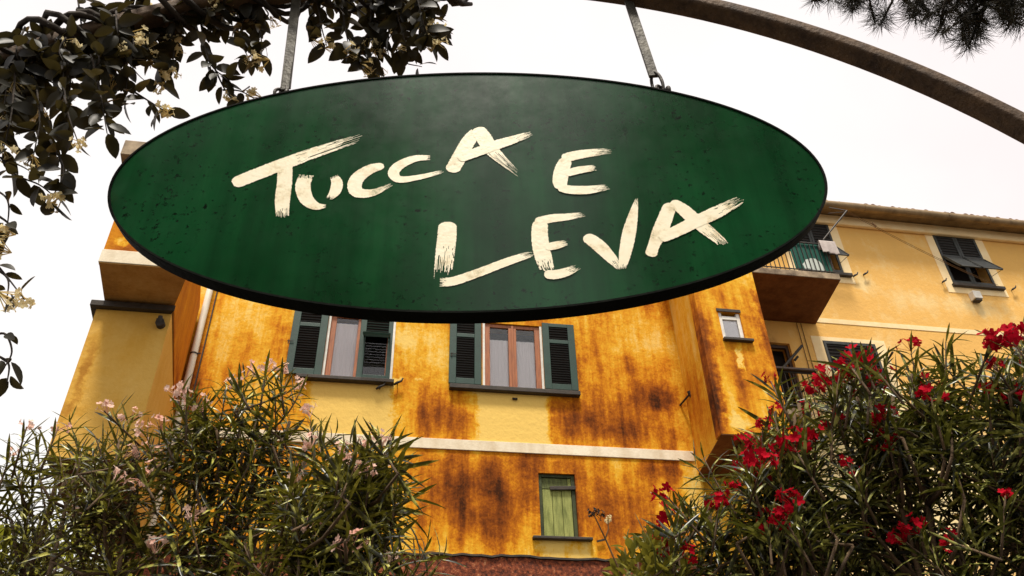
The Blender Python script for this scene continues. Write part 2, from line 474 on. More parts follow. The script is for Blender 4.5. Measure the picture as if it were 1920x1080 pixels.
# ---------------- windows and shutters
def louvre_leaf(parent, x0, x1, z0, z1, y, frame_mat, slat_mat, mid=None, lower_flap=0.0, pitch=0.055, th=0.04, name='shutter', st=0.085, flipslat=False, label=None):
    """a hinged louvre leaf lying in a plane y = const"""
    f = MB()
    f.box(x0, x0 + st, y, y + th, z0, z1); f.box(x1 - st, x1, y, y + th, z0, z1)
    rails = [(z0, z0 + 0.13), (z1 - 0.09, z1)]
    if mid: rails.append((mid - 0.045, mid + 0.045))
    for a, b in rails: f.box(x0 + st, x1 - st, y + 0.003, y + th - 0.003, a, b)
    o = f.build(name, frame_mat, parent, bevel=0.006, label=label)
    spans = [(z0 + 0.13, (mid - 0.045) if mid else z1 - 0.09)] + ([(mid + 0.045, z1 - 0.09)] if mid else [])
    for k, (a, b) in enumerate(spans):
        if k == 0 and lower_flap:
            continue
        bk = MB(); bk.box(x0 + st - 0.004, x1 - st + 0.004, y + th - 0.012, y + th - 0.005, a - 0.004, b + 0.004); bk.build('backing', MT['interior'], o)  # dark sheet added behind the slats as the shade in their gaps
        n = max(2, int((b - a) / pitch))
        me = None
        for i in range(n):
            z = a + (i + 0.5) * (b - a) / n
            if me is None:
                s = MB(); c, si = math.cos(R_(16)), math.sin(R_(16)); w = 0.019; t = 0.005
                pts = []
                for (q, r) in ((-w, -t), (w, -t), (w, t), (-w, t)):
                    yy = q * c - r * si; zz = (q * si + r * c)
                    pts.append((yy, zz))
                s.hexa([(x0 + st + 0.002, y + th / 2 + p[0], p[1]) for p in pts], [(x1 - st - 0.002, y + th / 2 + p[0], p[1]) for p in pts])
                me = s.mesh('slat', slat_mat)
            inst('slat', me, Matrix.Translation((0, 0, z)), o)
    return o, spans

# --- right-hand open window
def casement(parent, x0, x1, z0, z1, y, wood, reflection_top, right=True):
    """wooden casement set back in the opening, with glass and a pale blind"""
    f = MB(); st = 0.11
    f.box(x0 + 0.05, x0 + st + 0.05, y, y + 0.06, z0, z1); f.box(x1 - st - 0.05, x1 - 0.05, y, y + 0.06, z0, z1)
    f.box(x0 + st + 0.05, x1 - st - 0.05, y + 0.003, y + 0.057, z0, z0 + 0.07); f.box(x0 + st + 0.05, x1 - st - 0.05, y + 0.003, y + 0.057, z1 - 0.08, z1)
    xm = (x0 + x1) / 2
    f.box(xm - 0.085, xm - 0.004, y - 0.004, y + 0.056, z0 + 0.07, z1 - 0.08); f.box(xm + 0.004, xm + 0.085, y - 0.004, y + 0.056, z0 + 0.07, z1 - 0.08)
    f.box(xm - 0.025, xm + 0.025, y - 0.022, y - 0.005, z0 + 0.02, z1 - 0.02)
    w = f.build('window', wood, parent, bevel=0.008)
    for a, b in ((x0 + st + 0.05, xm - 0.085), (xm + 0.085, x1 - st - 0.05)):
        g = MB(); g.box(a, b, y + 0.028, y + 0.034, z0 + 0.07, z1 - 0.08); g.build('pane', MT['glass'], w)
        if not right and a > xm: continue
        c = MB(); n = 14
        for i in range(n):
            xa = a + (b - a) * i / n; xb = a + (b - a) * (i + 1) / n
            ya = y + 0.050 + 0.006 * math.sin(i * 1.9); yb = y + 0.050 + 0.006 * math.sin((i + 1) * 1.9)
            c.add([(xa, ya, z0 + 0.02), (xb, yb, z0 + 0.02), (xb, yb, reflection_top), (xa, ya, reflection_top), (xa, ya + 0.004, z0 + 0.02), (xb, yb + 0.004, z0 + 0.02), (xb, yb + 0.004, reflection_top), (xa, ya + 0.004, reflection_top)],
                  [(0, 1, 2, 3), (7, 6, 5, 4), (3, 2, 6, 7)])
        c.build('curtain', MT['curtain'], w)  # added sheet that paints the sky's reflection behind the glass
    return w

def trim(parent, x0, x1, z0, z1, y):
    """pale painted jambs inside the opening"""
    for a, b in ((x0 + 0.002, x0 + 0.05), (x1 - 0.05, x1 - 0.002)):
        t = MB(); t.box(a, b, y + 0.004, y + 0.30, z0, z1 - 0.002); t.build('window_jamb', MT['white_wood'], parent, bevel=0.004)

trim(house, *WR, YM); trim(house, *WL, YM)
wr = casement(house, WR[0], WR[1], WR[2], WR[3] - 0.01, YM + 0.035, MT['brown'], Z(960, 640, YM + 0.09))
wl = casement(house, WL[0], WL[1] , WL[2], WL[3] - 0.01, YM + 0.075, MT['brown'], Z(635, 610, YM + 0.2), right=False)
# sills
s_ = MB(); s_.box(X(842, 728), X(1086, 742), YM - 0.13, YM + 0.1, 9.36, 9.455); s_.build('window_sill', MT['slate'], house, bevel=0.01)
s_ = MB(); s_.box(X(556, 706), X(738, 722), YM - 0.15, YM + 0.1, 9.38, 9.455); s_.build('window_sill', MT['slate'], house, bevel=0.01)
# open leaves flat against the wall
ys = YM - 0.075
midz = Z(870, 628, ys)
louvre_leaf(house, X(841, 720, ys), X(903, 722, ys), 9.49, 11.10, ys, MT['green'], MT['green_dark'], midz, st=0.145)
louvre_leaf(house, X(1023, 735, ys), X(1086, 738, ys), 9.49, 11.10, ys, MT['green'], MT['green_dark'], midz, st=0.145)
louvre_leaf(house, X(533, 700, ys), X(602, 702, ys), 9.49, 11.10, ys, MT['green'], MT['green_dark'], midz, st=0.145)
# closed leaf with a raised flap on the left window
lx0, lx1 = X(667, 700, ys), X(733, 712, ys)
leafc, sp = louvre_leaf(house, lx0, lx1, 9.49, 11.10, YM + 0.02, MT['green'], MT['green'], midz - 0.06, lower_flap=1, st=0.12, label='closed green shutter leaf with its lower flap pushed open')
fl = MB()
zt_ = midz - 0.11; h_ = 0.62; an = R_(62)
a0 = Vector((lx0 + 0.09, YM + 0.02, zt_)); a1 = Vector((lx1 - 0.09, YM + 0.02, zt_)); dv = Vector((0, -math.sin(an), -math.cos(an)))
fl.bar(a0, a0 + dv * h_, 0.05, 0.03, (1, 0, 0)); fl.bar(a1, a1 + dv * h_, 0.05, 0.03, (1, 0, 0)); fl.bar(a0 + dv * h_, a1 + dv * h_, 0.05, 0.03, dv); fl.bar(a0, a1, 0.05, 0.03, dv)
flo = fl.build('flap', MT['green'], house, bevel=0.004)
for i in range(9):
    q = (i + 0.7) / 9.4 * h_
    s = MB(); s.bar(a0 + dv * q, a1 + dv * q, 0.05, 0.008, dv + Vector((0, -0.5, 0.3))); s.build('slat', MT['green'], flo)
# shutter dogs and hooks
def dog(x, z, y=YM, par=house, sgn=1):
    m = MB()
    m.tube([(x, y + 0.01, z), (x, y - 0.12, z), (x, y - 0.13, z + 0.01)], 0.011, 6)
    m.tube([(x - 0.07 * sgn, y - 0.10, z - 0.05), (x, y - 0.105, z), (x + 0.07 * sgn, y - 0.11, z + 0.035), (x + 0.10 * sgn, y - 0.12, z + 0.10)], [0.022, 0.03, 0.022, 0.016], 6)
    m.build('shutter_hook', MT['iron'], par, smooth=True)
dog(X(745, 722), Z(745, 722)); dog(X(712, 728), Z(712, 730)); 
k = MB(); p = at(965, 749, YM); k.tube([(p.x - 0.05, YM - 0.03, p.z), (p.x + 0.05, YM - 0.03, p.z)], 0.022, 8); k.build('bracket', MT['iron'], house, smooth=True)
# latch bars on the leaves
for (px, py) in ((541, 640), (847, 664)):
    p = at(px, py, ys); k = MB(); k.tube([(p.x - 0.03, ys - 0.02, p.z), (p.x + 0.10, ys - 0.02, p.z + 0.005)], 0.008, 6); k.tube([(p.x, ys - 0.015, p.z - 0.06), (p.x, ys - 0.015, p.z + 0.03)], 0.01, 6)
    k.build('latch', MT['iron'], house)

# --- small boarded window low on the wall
gx0, gx1, gz0, gz1 = WG
g = MB(); g.box(gx0 + 0.002, gx0 + 0.07, YM + 0.05, YM + 0.13, gz0, gz1 - 0.002); g.box(gx1 - 0.07, gx1 - 0.002, YM + 0.05, YM + 0.13, gz0, gz1 - 0.002); g.box(gx0 + 0.07, gx1 - 0.07, YM + 0.05, YM + 0.13, gz1 - 0.06, gz1 - 0.002); g.box(gx0 + 0.07, gx1 - 0.07, YM + 0.05, YM + 0.13, gz0, gz0 + 0.05)
gw = g.build('boarded_window', MT['oldgreen_dark'], house, bevel=0.006, label='small window closed by flaking green boards')
bw = (gx1 - gx0 - 0.15) / 3
for i in range(3):
    xa = gx0 + 0.075 + bw * i
    q = MB(); q.box(xa + 0.004, xa + bw - 0.004, YM + 0.07 + 0.004 * (i % 2), YM + 0.10, gz0 + 0.05, gz1 - 0.30); q.build('board', MT['oldgreen'], gw, bevel=0.005)
q = MB(); q.box(gx0 + 0.075, gx1 - 0.14, YM + 0.085, YM + 0.11, gz1 - 0.28, gz1 - 0.065); q.build('board', MT['oldgreen_mid'], gw, bevel=0.005)
q = MB(); q.box(gx1 - 0.135, gx1 - 0.075, YM + 0.075, YM + 0.11, gz1 - 0.28, gz1 - 0.065); q.build('board', MT['oldgreen'], gw, bevel=0.005)
q = MB(); q.bar((gx0 + 0.22, YM + 0.045, gz1 - 0.285), (gx1 + 0.02, YM + 0.03, gz1 - 0.265), 0.045, 0.075); q.build('batten', MT['slate'], gw, bevel=0.008)
q = MB(); q.box(X(998, 1010), X(1110, 1018), YM - 0.11, YM + 0.12, gz0 - 0.055, gz0 - 0.003); q.build('window_sill', MT['slate'], house, bevel=0.01)
q = MB(); p = at(1124, 1015, YM); q.bar((p.x - 0.06, YM - 0.05, p.z - 0.02), (p.x + 0.09, YM - 0.05, p.z + 0.02), 0.03, 0.03); q.build('bracket', MT['iron'], house)

# --- left projecting block and the box above it
YB = 10.51
zb0 = 6.07
TAN = [(0.0, (0.74, 0.50, 0.16)), (0.3, (0.62, 0.34, 0.055)), (0.55, (0.42, 0.19, 0.025)), (0.8, (0.15, 0.055, 0.010)), (1.0, (0.04, 0.015, 0.004))]
M_BLK = stucco('ochre_plaster_smooth', TAN, YB, [(160, 690, 20, 90, 0.30), (130, 770, 25, 40, 0.25), (230, 720, 60, 60, -0.05)], 0.24, 0.12, 0.14, 1.6, 0.08, 17.0)
bl_l = X(176, 593, YB); bl_r = X(322, 590, YB)
foot = [(bl_l, YB), (bl_r, YB), (-3.80, YM + 0.05), (-4.75, YM + 0.05)]
ztop = 8.43
m = MB(); m.prism(foot, zb0 + 0.02, ztop); m.build('wall', M_BLK, house, label='smooth ochre wall of the projecting block on the left')
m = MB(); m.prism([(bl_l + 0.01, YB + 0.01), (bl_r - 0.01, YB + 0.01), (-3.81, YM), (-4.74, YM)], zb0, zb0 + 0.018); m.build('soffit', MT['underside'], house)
m = MB(); m.prism([(X(170, 565, YB - 0.1), YB - 0.1), (X(328, 580, YB - 0.1), YB - 0.1), (bl_r - 0.02, YB + 0.02), (-3.9, YM - 0.1), (-4.84, YM - 0.1)], ztop + 0.002, ztop + 0.10); m.build('slab', MT['slate'], house, bevel=0.01)
YU = 9.53; zu = 8.56
xl, xr = -4.07, -2.86
M_BOX = stucco('ochre_plaster_upper', OCHRE, YU, [(240, 470, 50, 25, 0.15), (228, 455, 16, 16, -0.4)], 0.46, 0.12, 0.2, 1.6, 0.1, 23.0)
foot = [(xl, YU), (xr, YU), (bl_r + 0.004, YB), (-3.796, YM - 0.1), (-4.72, YM - 0.1)]
m = MB(); m.prism(foot, zu + 0.02, 10.86); m.build('wall', M_BOX, house)
m = MB(); m.prism([(xl - 0.012, YU - 0.012), (xr + 0.006, YU - 0.012), (xr - 0.03, YU + 0.08), (xl - 0.026, YU + 0.08)], zu + 0.016, zu + 0.238); m.build('string_course', MT['white_band'], house, bevel=0.008)
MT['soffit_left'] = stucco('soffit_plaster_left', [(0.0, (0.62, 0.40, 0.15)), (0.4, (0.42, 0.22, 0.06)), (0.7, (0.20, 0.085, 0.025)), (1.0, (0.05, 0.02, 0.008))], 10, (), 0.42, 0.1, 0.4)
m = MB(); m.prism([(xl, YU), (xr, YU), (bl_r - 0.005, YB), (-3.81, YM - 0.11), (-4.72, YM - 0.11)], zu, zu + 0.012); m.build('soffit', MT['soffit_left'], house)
xe = at(235, 262, YU - 0.25).x; ze = at(235, 262, YU - 0.25).z
m = MB(); m.prism([(xe, YU - 0.25), (-3.0, YU - 0.25), (-3.35, YB), (-4.0, YM - 0.05), (xe - 0.55, YM - 0.05)], ze - 0.30, ze); m.build('eave', MT['concrete'], house, bevel=0.01)
m = MB(); m.box(-3.9, 8.3, YM - 0.4, 20.6, 13.402, 13.55); m.build('roof', MT['tile'], house)
# gooseneck vent on the block
p = at(303, 606, YB); m = MB(); m.tube([(p.x, YB + 0.01, p.z - 0.04), (p.x, YB - 0.09, p.z - 0.04)], 0.065, 12); m.tube([(p.x - 0.01, YB - 0.05, p.z - 0.03), (p.x - 0.015, YB - 0.07, p.z + 0.03)], [0.05, 0.052], 12); m.tube([(p.x - 0.015, YB - 0.06, p.z + 0.035), (p.x - 0.02, YB - 0.07, p.z + 0.08)], [0.035, 0.03], 12)
m.build('vent', MT['slate'], house, smooth=False)
# drainpipe
xd = X(372, 640); m = MB(); m.tube([(xd, YM - 0.09, z) for z in (5.0, 7, 9, 11, 13.3)], 0.065, 14); dp = m.build('drainpipe', MT['pipe'], house, smooth=True)
for z in (6.6, Z(362, 668), 11.6):
    m = MB(); m.tube([(xd, YM - 0.09, z - 0.015), (xd, YM - 0.09, z + 0.015)], 0.074, 14); m.bar((xd - 0.02, YM - 0.05, z), (xd - 0.02, YM + 0.01, z), 0.02, 0.02); m.bar((xd + 0.05, YM - 0.10, z), (xd + 0.12, YM - 0.10, z + 0.02), 0.018, 0.018); m.build('pipe_clip', MT['iron'], dp)
m = MB(); m.tube([(xd + 0.14, YM - 0.02, 5.0), (xd + 0.13, YM - 0.02, 13.3)], 0.013, 6); m.build('cable', MT['slate'], house)

# --- bay on the right
YF = 12.23; zy = 7.81
by0 = 5.99; by1 = 7.38
bay_fields = [(1330, 690, 26, 110, 0.42), (1345, 770, 30, 60, 0.45), (1318, 610, 20, 50, 0.2), (1392, 700, 40, 70, 0.16), (1440, 640, 18, 110, 0.28), (1425, 570, 20, 40, 0.25), (1387, 672, 7, 30, -0.7), (1368, 730, 25, 40, -0.12), (1385, 790, 40, 22, -0.45)]
M_BAY = stucco('ochre_plaster_bay', OCHRE, YF, bay_fields, 0.36, 0.5, 0.45, 3.2, 0.22, 31.0)
M_BAYS = stucco('ochre_plaster_bay_flank', OCHRE, YF, [(1345, 700, 20, 120, 0.25)], 0.17, 0.35, 0.3, 2.5, 0.13, 37.0)
WB = (X(1347, 590, YF), X(1398, 636, YF), Z(1372, 636, YF), Z(1372, 586, YF))
m = MB(); wall_panel(m, by0, by1, zy + 0.02, 13.2, YF, 0.25, [WB]); m.build('bay_wall', M_BAY, house, label='stained front of the overhanging bay')
m = MB(); m.hexa([(by0, YF + 0.003, zy + 0.02), (by0 + 0.2, YF + 0.26, zy + 0.02), (6.45, YM + 0.1, zy + 0.02), (6.22, YM - 0.002, zy + 0.02)], [(by0, YF + 0.003, 13.2), (by0 + 0.2, YF + 0.26, 13.2), (6.45, YM + 0.1, 13.2), (6.22, YM - 0.002, 13.2)])
m.build('bay_wall', M_BAYS, house)
m = MB(); m.box(by1 - 0.25, by1, YF + 0.26, YM + 0.1, zy + 0.02, 13.2); m.build('bay_wall', M_BAYS, house)
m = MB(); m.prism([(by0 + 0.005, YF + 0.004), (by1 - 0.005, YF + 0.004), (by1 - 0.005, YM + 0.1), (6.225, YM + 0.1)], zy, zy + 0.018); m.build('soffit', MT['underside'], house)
m = MB(); m.box(6.45, 6.53, YF + 0.1, YM, zy - 0.06, zy - 0.002); m.box(6.9, 7.2, YF + 0.35, YF + 0.5, zy - 0.05, zy - 0.002); m.build('soffit_beam', MT['brown_dark'], house)
m = MB(); m.box(by0 + 0.4, by1 - 0.26, YF + 0.5, YF + 0.6, zy + 0.05, 13.1); m.build('inner_wall', MT['interior'], house)  # near-black sheet standing for the unlit room in the bay
m = MB(); m.box(by0 - 0.1, by1 + 0.1, YF - 0.15, YM + 0.2, 13.205, 13.395); m.build('eave', MT['concrete'], house)
a, b_x, c, d = WB
m = MB(); t = 0.075
m.box(a + 0.002, a + t, YF + 0.03, YF + 0.09, c, d - 0.002); m.box(b_x - t, b_x - 0.002, YF + 0.03, YF + 0.09, c, d - 0.002); m.box(a + t, b_x - t, YF + 0.03, YF + 0.09, c, c + t); m.box(a + t, b_x - t, YF + 0.03, YF + 0.09, d - 0.16, d - 0.08)
bw_ = m.build('window', MT['white_wood'], house, bevel=0.006)
m = MB(); m.box(a + t, b_x - t, YF + 0.055, YF + 0.06, c + t, d - 0.16); m.build('pane', MT['glass'], bw_)
m = MB(); m.box(a + t - 0.01, b_x - t + 0.01, YF + 0.075, YF + 0.085, c + t - 0.01, d - 0.15); m.build('curtain', MT['curtain'], bw_)  # added pale sheet for the sky mirrored in the bay pane
m = MB(); m.box(a - 0.02, b_x + 0.13, YF - 0.09, YF + 0.05, c - 0.06, c - 0.003); m.build('window_sill', MT['slate'], house, bevel=0.008)
m = MB(); m.box(a - 0.03, b_x + 0.02, YF - 0.02, YF - 0.002, d, d + 0.07); m.build('lintel', MT['slate'], house, bevel=0.005)
# stub of pipe at the inner corner
p0 = at(1275, 760, YM); p1 = at(1294, 738, YM - 0.35)
m = MB(); m.tube([(p0.x, YM + 0.02, p0.z), p1], 0.022, 8); m.tube([p1 + Vector((-0.03, 0, 0.05)), p1 + Vector((0.03, 0, -0.09))], 0.035, 8); m.build('wall_bracket', MT['iron'], house)

# ------------------------------------------------------------------ pale yellow house on the right
YR = 16.0
yh = thing('yellow_house', (16, YR, 0), 'pale yellow house with dark shutters, balconies and a brown gutter, far right', 'house')
def XR(px, py, Y=YR): return at(px, py, Y).x
def ZR(px, py, Y=YR): return at(px, py, Y).z
U1 = (XR(1787, 533), XR(1868, 540), ZR(1790, 533), ZR(1742, 432))
U1 = (XR(1742, 432) + 0.02, XR(1868, 538), ZR(1830, 537), ZR(1780, 436))
U0 = (XR(1583, 515) - 1.35, XR(1583, 515), U1[2], U1[3])
L1 = (XR(1541, 638), XR(1640, 646), 10.6, ZR(1590, 642))
L0 = (XR(1448, 645) - 0.2, XR(1492, 688), 10.0, ZR(1465, 643))
yf_fields = [(1700, 560, 120, 30, -0.12), (1480, 640, 60, 50, -0.05), (1450, 640, 40, 40, 0.30), (1830, 575, 80, 30, -0.2), (1620, 530, 40, 25, -0.2), (1650, 650, 60, 40, -0.1), (1517, 640, 8, 50, 0.2), (1600, 900, 500, 220, -0.5)]
M_YEL = stucco('pale_yellow_plaster', PALE, YR, yf_fields, 0.33, 0.14, 0.24, 1.5, 0.12, 41.0)
m = MB(); wall_panel(m, 7.0, 26.0, 0, 17.5, YR, 0.4, [U1, U0, L1, L0]); m.build('wall', M_YEL, yh)
m = MB(); m.box(7.0, 26, YR + 0.42, YR + 0.6, 0, 17.4); m.build('inner_wall', MT['interior'], yh)  # near-black sheet standing for this house's unlit rooms
m = MB(); m.box(25.7, 26, YR + 0.62, 24, 0, 17.5).box(7, 26, 24.01, 24.3, 0, 17.5); m.build('rear_wall', M_YEL, yh)
M_SUR = pmat('pale_surround_limewash', (0.86, 0.62, 0.30), (0.92, 0.74, 0.44), 3, 0.9, 0.3, 25)
# faint string course
m = MB(); zc = ZR(1700, 612); m.box(7.05, 25.95, YR - 0.014, YR - 0.002, zc - 0.10, zc + 0.05); m.build('string_course', M_SUR, yh, bevel=0.005)
# pale plaster surrounds
def surround(h, w=0.26, low=0.30):
    s = MB(); y0, y1 = YR - 0.012, YR - 0.001
    s.box(h[0] - w, h[0], y0, y1, h[2] - low, h[3] + 0.12); s.box(h[1], h[1] + w, y0, y1, h[2] - low, h[3] + 0.12)
    s.box(h[0], h[1], y0, y1, h[3], h[3] + 0.12); s.box(h[0], h[1], y0, y1, h[2] - low, h[2])
    s.build('window_surround', M_SUR, yh)
surround(U1); surround(U0); surround(L1, 0.3, 0.1)
# shutters: two closed leaves whose lower flaps are propped out
def flap_window(h, open_deg=33, flaps=(1, 1)):
    x0, x1, z0, z1 = h
    xm = (x0 + x1) / 2; mid = z0 + (z1 - z0) * 0.52
    for (a, b, fl_) in ((x0 + 0.01, xm - 0.004, flaps[0]), (xm + 0.004, x1 - 0.01, flaps[1])):
        o, sp = louvre_leaf(yh, a, b, z0 + 0.01, z1 - 0.01, YR - 0.03, MT['black_shutter'], MT['black_shutter'], mid, lower_flap=fl_, pitch=0.10, st=0.07)
        if fl_:
            an = R_(open_deg); dv = Vector((0, -math.sin(an), -math.cos(an))); hh = (mid - z0) * 0.78
            p0 = Vector((a + 0.03, YR - 0.04, mid - 0.05)); p1 = Vector((b - 0.03, YR - 0.04, mid - 0.05))
            f = MB(); f.bar(p0, p0 + dv * hh, 0.03, 0.06, dv.cross(Vector((1, 0, 0)))); f.bar(p1, p1 + dv * hh, 0.03, 0.06, dv.cross(Vector((1, 0, 0)))); f.bar(p0 + dv * hh, p1 + dv * hh, 0.06, 0.03, dv.cross(Vector((1, 0, 0)))); f.bar(p0, p1, 0.06, 0.03, dv.cross(Vector((1, 0, 0))))
            fo = f.build('flap', MT['black_shutter'], yh)
            for i in range(8):
                q = (i + 0.6) / 8 * hh
                s = MB(); s.bar(p0 + dv * q, p1 + dv * q, 0.075, 0.008, dv.cross(Vector((1, 0, 0))) + dv * 0.5); s.build('slat', MT['black_shutter'], fo)
            s = MB(); s.tube([p1 + dv * hh, (p1.x, YR, p1.z - hh * 0.75)], 0.008, 5); s.build('stay', MT['iron'], fo)
    s = MB(); s.box(x0 - 0.06, x1 + 0.18, YR - 0.12, YR + 0.1, z0 - 0.10, z0 - 0.003); s.build('window_sill', MT['slate'], yh, bevel=0.01)
flap_window(U1); flap_window(U0)
x0, x1, z0, z1 = L1
for a, b in ((x0 + 0.01, (x0 + x1) / 2 - 0.004), ((x0 + x1) / 2 + 0.004, x1 - 0.01)):
    louvre_leaf(yh, a, b, z0 + 0.01, z1 - 0.01, YR - 0.03, MT['black_shutter'], MT['black_shutter'], None, pitch=0.10, st=0.07)
# door on the lower balcony
m = MB(); m.box(L0[0] + 0.002, L0[0] + 0.08, YR + 0.1, YR + 0.18, L0[2], L0[3] - 0.002).box(L0[1] - 0.08, L0[1] - 0.002, YR + 0.1, YR + 0.18, L0[2], L0[3] - 0.002).box(L0[0] + 0.08, L0[1] - 0.08, YR + 0.1, YR + 0.18, L0[3] - 0.09, L0[3] - 0.002)
m.build('door_frame', MT['brown_dark'], yh)
for (px, py) in ((1619, 517), (1766, 531), (1896, 545), (1600, 520)):
    dog(XR(px, py), ZR(px, py), YR, yh)
# white box under the sill
p = at(1831, 553, YR - 0.15); m = MB(); m.box(p.x - 0.13, p.x + 0.13, YR - 0.2, YR - 0.002, p.z - 0.14, p.z + 0.12); bx = m.build('wall_lamp_box', MT['box'], yh, bevel=0.02)
m = MB(); m.box(p.x - 0.10, p.x + 0.10, YR - 0.18, YR - 0.03, p.z - 0.20, p.z - 0.142); m.build('lens', MT['slate'], bx, bevel=0.01)
# eave, gutter, tiles
ye = YR - 0.55
pg0 = at(1557, 384, ye); zg = (at(1557, 384, ye).z + at(1920, 421, ye).z) / 2
m = MB(); m.box(6.9, 26.2, ye + 0.12, 24.4, zg + 0.02, zg + 0.14); m.build('eave', MT['gutter'], yh)
m = MB(); m.box(6.95, 26, YR - 0.14, YR - 0.001, zg - 0.32, zg + 0.015); m.build('cornice', M_SUR, yh, bevel=0.04)
m = MB(); m.tube([(x, ye, zg + 0.005 * math.sin(x * 3)) for x in np.linspace(6.9, 26.2, 60)], 0.125, 14); gt = m.build('gutter', MT['gutter'], yh, smooth=True)
for i in range(14):
    x = 8 + i * 1.35; m = MB(); m.tube([(x - 0.02, ye, zg), (x + 0.02, ye, zg)], 0.134, 12); m.build('gutter_clip', MT['gutter'], gt)
tm = MB(); n = 8
vv = []; ff = []
for j, yy in enumerate((0, 0.45)):
    for i in range(n + 1):
        a = math.pi * i / n
        for r in (0.105, 0.085):
            vv.append((r * math.cos(a), yy, r * math.sin(a) + yy * 0.25))
for i in range(n):
    o0 = 2 * i; o1 = 2 * (n + 1)
    ff += [(o0, o0 + 2, o0 + 2 + o1, o0 + o1), (o0 + 1, o0 + 1 + o1, o0 + 3 + o1, o0 + 3), (o0, o0 + 1, o0 + 3, o0 + 2)]
tm.add(vv, ff); tme = tm.mesh('roof_tile', MT['tile'], False)
random.seed(2)
for i in range(72):
    x = 10.5 + i * 0.215
    inst('roof_tile', tme, Matrix.Translation((x, ye - 0.02 + random.uniform(-0.03, 0.03), zg + 0.06 + random.uniform(-0.015, 0.02))) @ Matrix.Rotation(random.uniform(-0.06, 0.06), 4, 'Z'), yh)

# ---- upper balcony
zB = ZR(1530, 608)
fr = atz(1577, 525, zB)
xbr_b = XR(1530, 608); xbr_f = fr.x; ybf = fr.y
xbl = 7.5
m = MB(); m.prism([(xbl, ybf), (xbr_f, ybf), (xbr_b, YR - 0.002), (xbl, YR - 0.002)], zB + 0.012, zB + 0.19); bal = m.build('balcony_slab', MT['concrete'], yh, bevel=0.01)
m = MB(); m.prism([(xbl + 0.01, ybf + 0.01), (xbr_f - 0.01, ybf + 0.01), (xbr_b - 0.01, YR - 0.004), (xbl + 0.01, YR - 0.004)], zB, zB + 0.01); m.build('soffit', MT['underside'], bal)
def railing(x0, x1, y, z0, h, side_to=None, step=0.12):
    r = MB(); r.box(x0, x1, y, y + 0.035, z0 + h, z0 + h + 0.035); r.box(x0, x1, y + 0.006, y + 0.03, z0 + 0.07, z0 + 0.095)
    if side_to: r.hexa([(x1 - 0.035, y + 0.036, z0 + h), (x1, y + 0.036, z0 + h), (side_to[0], side_to[1], z0 + h), (side_to[0] - 0.035, side_to[1], z0 + h)], [(x1 - 0.035, y + 0.036, z0 + h + 0.035), (x1, y + 0.036, z0 + h + 0.035), (side_to[0], side_to[1], z0 + h + 0.035), (side_to[0] - 0.035, side_to[1], z0 + h + 0.035)])
    ro = r.build('railing', MT['iron'], yh)
    b = MB(); b.box(-0.009, 0.009, -0.009, 0.009, z0, z0 + h); me = b.mesh('baluster', MT['iron'])
    n = int((x1 - x0) / step)
    for i in range(n + 1):
        inst('baluster', me, Matrix.Translation((x0 + 0.02 + (x1 - x0 - 0.04) * i / n, y + 0.018, 0)), ro)
    if side_to:
        L = math.hypot(side_to[0] - x1, side_to[1] - y); n = int(L / step)
        for i in range(1, n):
            inst('baluster', me, Matrix.Translation((x1 - 0.018 + (side_to[0] - x1) * i / n, y + (side_to[1] - y) * i / n, 0)), ro)
    return ro
railing(xbl, xbr_f - 0.04, ybf + 0.04, zB + 0.19, 0.95, (xbr_b - 0.05, YR - 0.01))
# tall post and drying arm on the balcony
pp = Vector((xbr_f - 0.06, ybf + 0.08, zB + 0.19))
arm_top = at(1588, 395, ybf - 0.05)
m = MB(); m.tube([pp, pp + Vector((0, 0, 1.15)), arm_top], 0.022, 8); m.tube([arm_top, at(1555, 389, ybf + 0.9)], 0.015, 6); m.tube([at(1588, 397, ybf), at(1553, 400, ybf + 0.4)], 0.012, 6)
m.build('drying_frame', MT['iron'], yh)
# clothes lines to the window
for dz in (0, 0.06):
    a = arm_top + Vector((0, 0, -dz)); b = Vector((XR(1868, 540), YR - 0.1, ZR(1868, 540) - dz + 0.03))
    m = MB(); m.tube([a + (b - a) * t + Vector((0, 0, -0.12 * 4 * t * (1 - t))) for t in np.linspace(0, 1, 16)], 0.006, 5); m.build('clothes_line', MT['straw'], yh)
m = MB(); q = arm_top + (Vector((XR(1868, 540), YR - 0.1, ZR(1868, 540))) - arm_top) * 0.16; m.tube([q + Vector((-0.03, 0, 0.02)), q + Vector((0.06, 0, -0.10))], 0.03, 8); m.build('line_pulley', MT['straw'], yh)
# laundry over the rail
def cloth(name, x0, x1, y, z0, z1, mat, label, wav=0.03, cat='laundry', back=0.25):
    c = MB(); nx, nz = 26, 14
    rows = []
    for j in range(nz + 1):
        t = j / nz
        rows.append((0.0, z0 + (z1 - z0) * t, 1 - t))
    for j in range(1, 5):
        rows.append((0.02 * j + 0.01, z1 + 0.012 - (back * max(0, j - 1) / 3.0), 0.2))
    vv = []
    for (dy, z, w) in rows:
        for i in range(nx + 1):
            s = i / nx
            vv.append((x0 + (x1 - x0) * s, y + dy - w * wav * (0.6 + math.sin(s * 19 + 1) * 0.5 + math.sin(s * 7) * 0.5) - 0.012 * (1 if dy == 0 else 0), z + (0.02 * math.sin(s * 5) * w)))
    ff = [(j * (nx + 1) + i, j * (nx + 1) + i + 1, (j + 1) * (nx + 1) + i + 1, (j + 1) * (nx + 1) + i) for j in range(len(rows) - 1) for i in range(nx)]
    c.add(vv, ff); o = c.build(name, mat, None, smooth=True)
    s = o.modifiers.new('thickness', 'SOLIDIFY'); s.thickness = 0.006
    return tag(o, label, cat)
mt_, nt_, b_ = new_mat('green_white_towel')
co_ = N(nt_, 'ShaderNodeTexCoord').outputs['Generated']
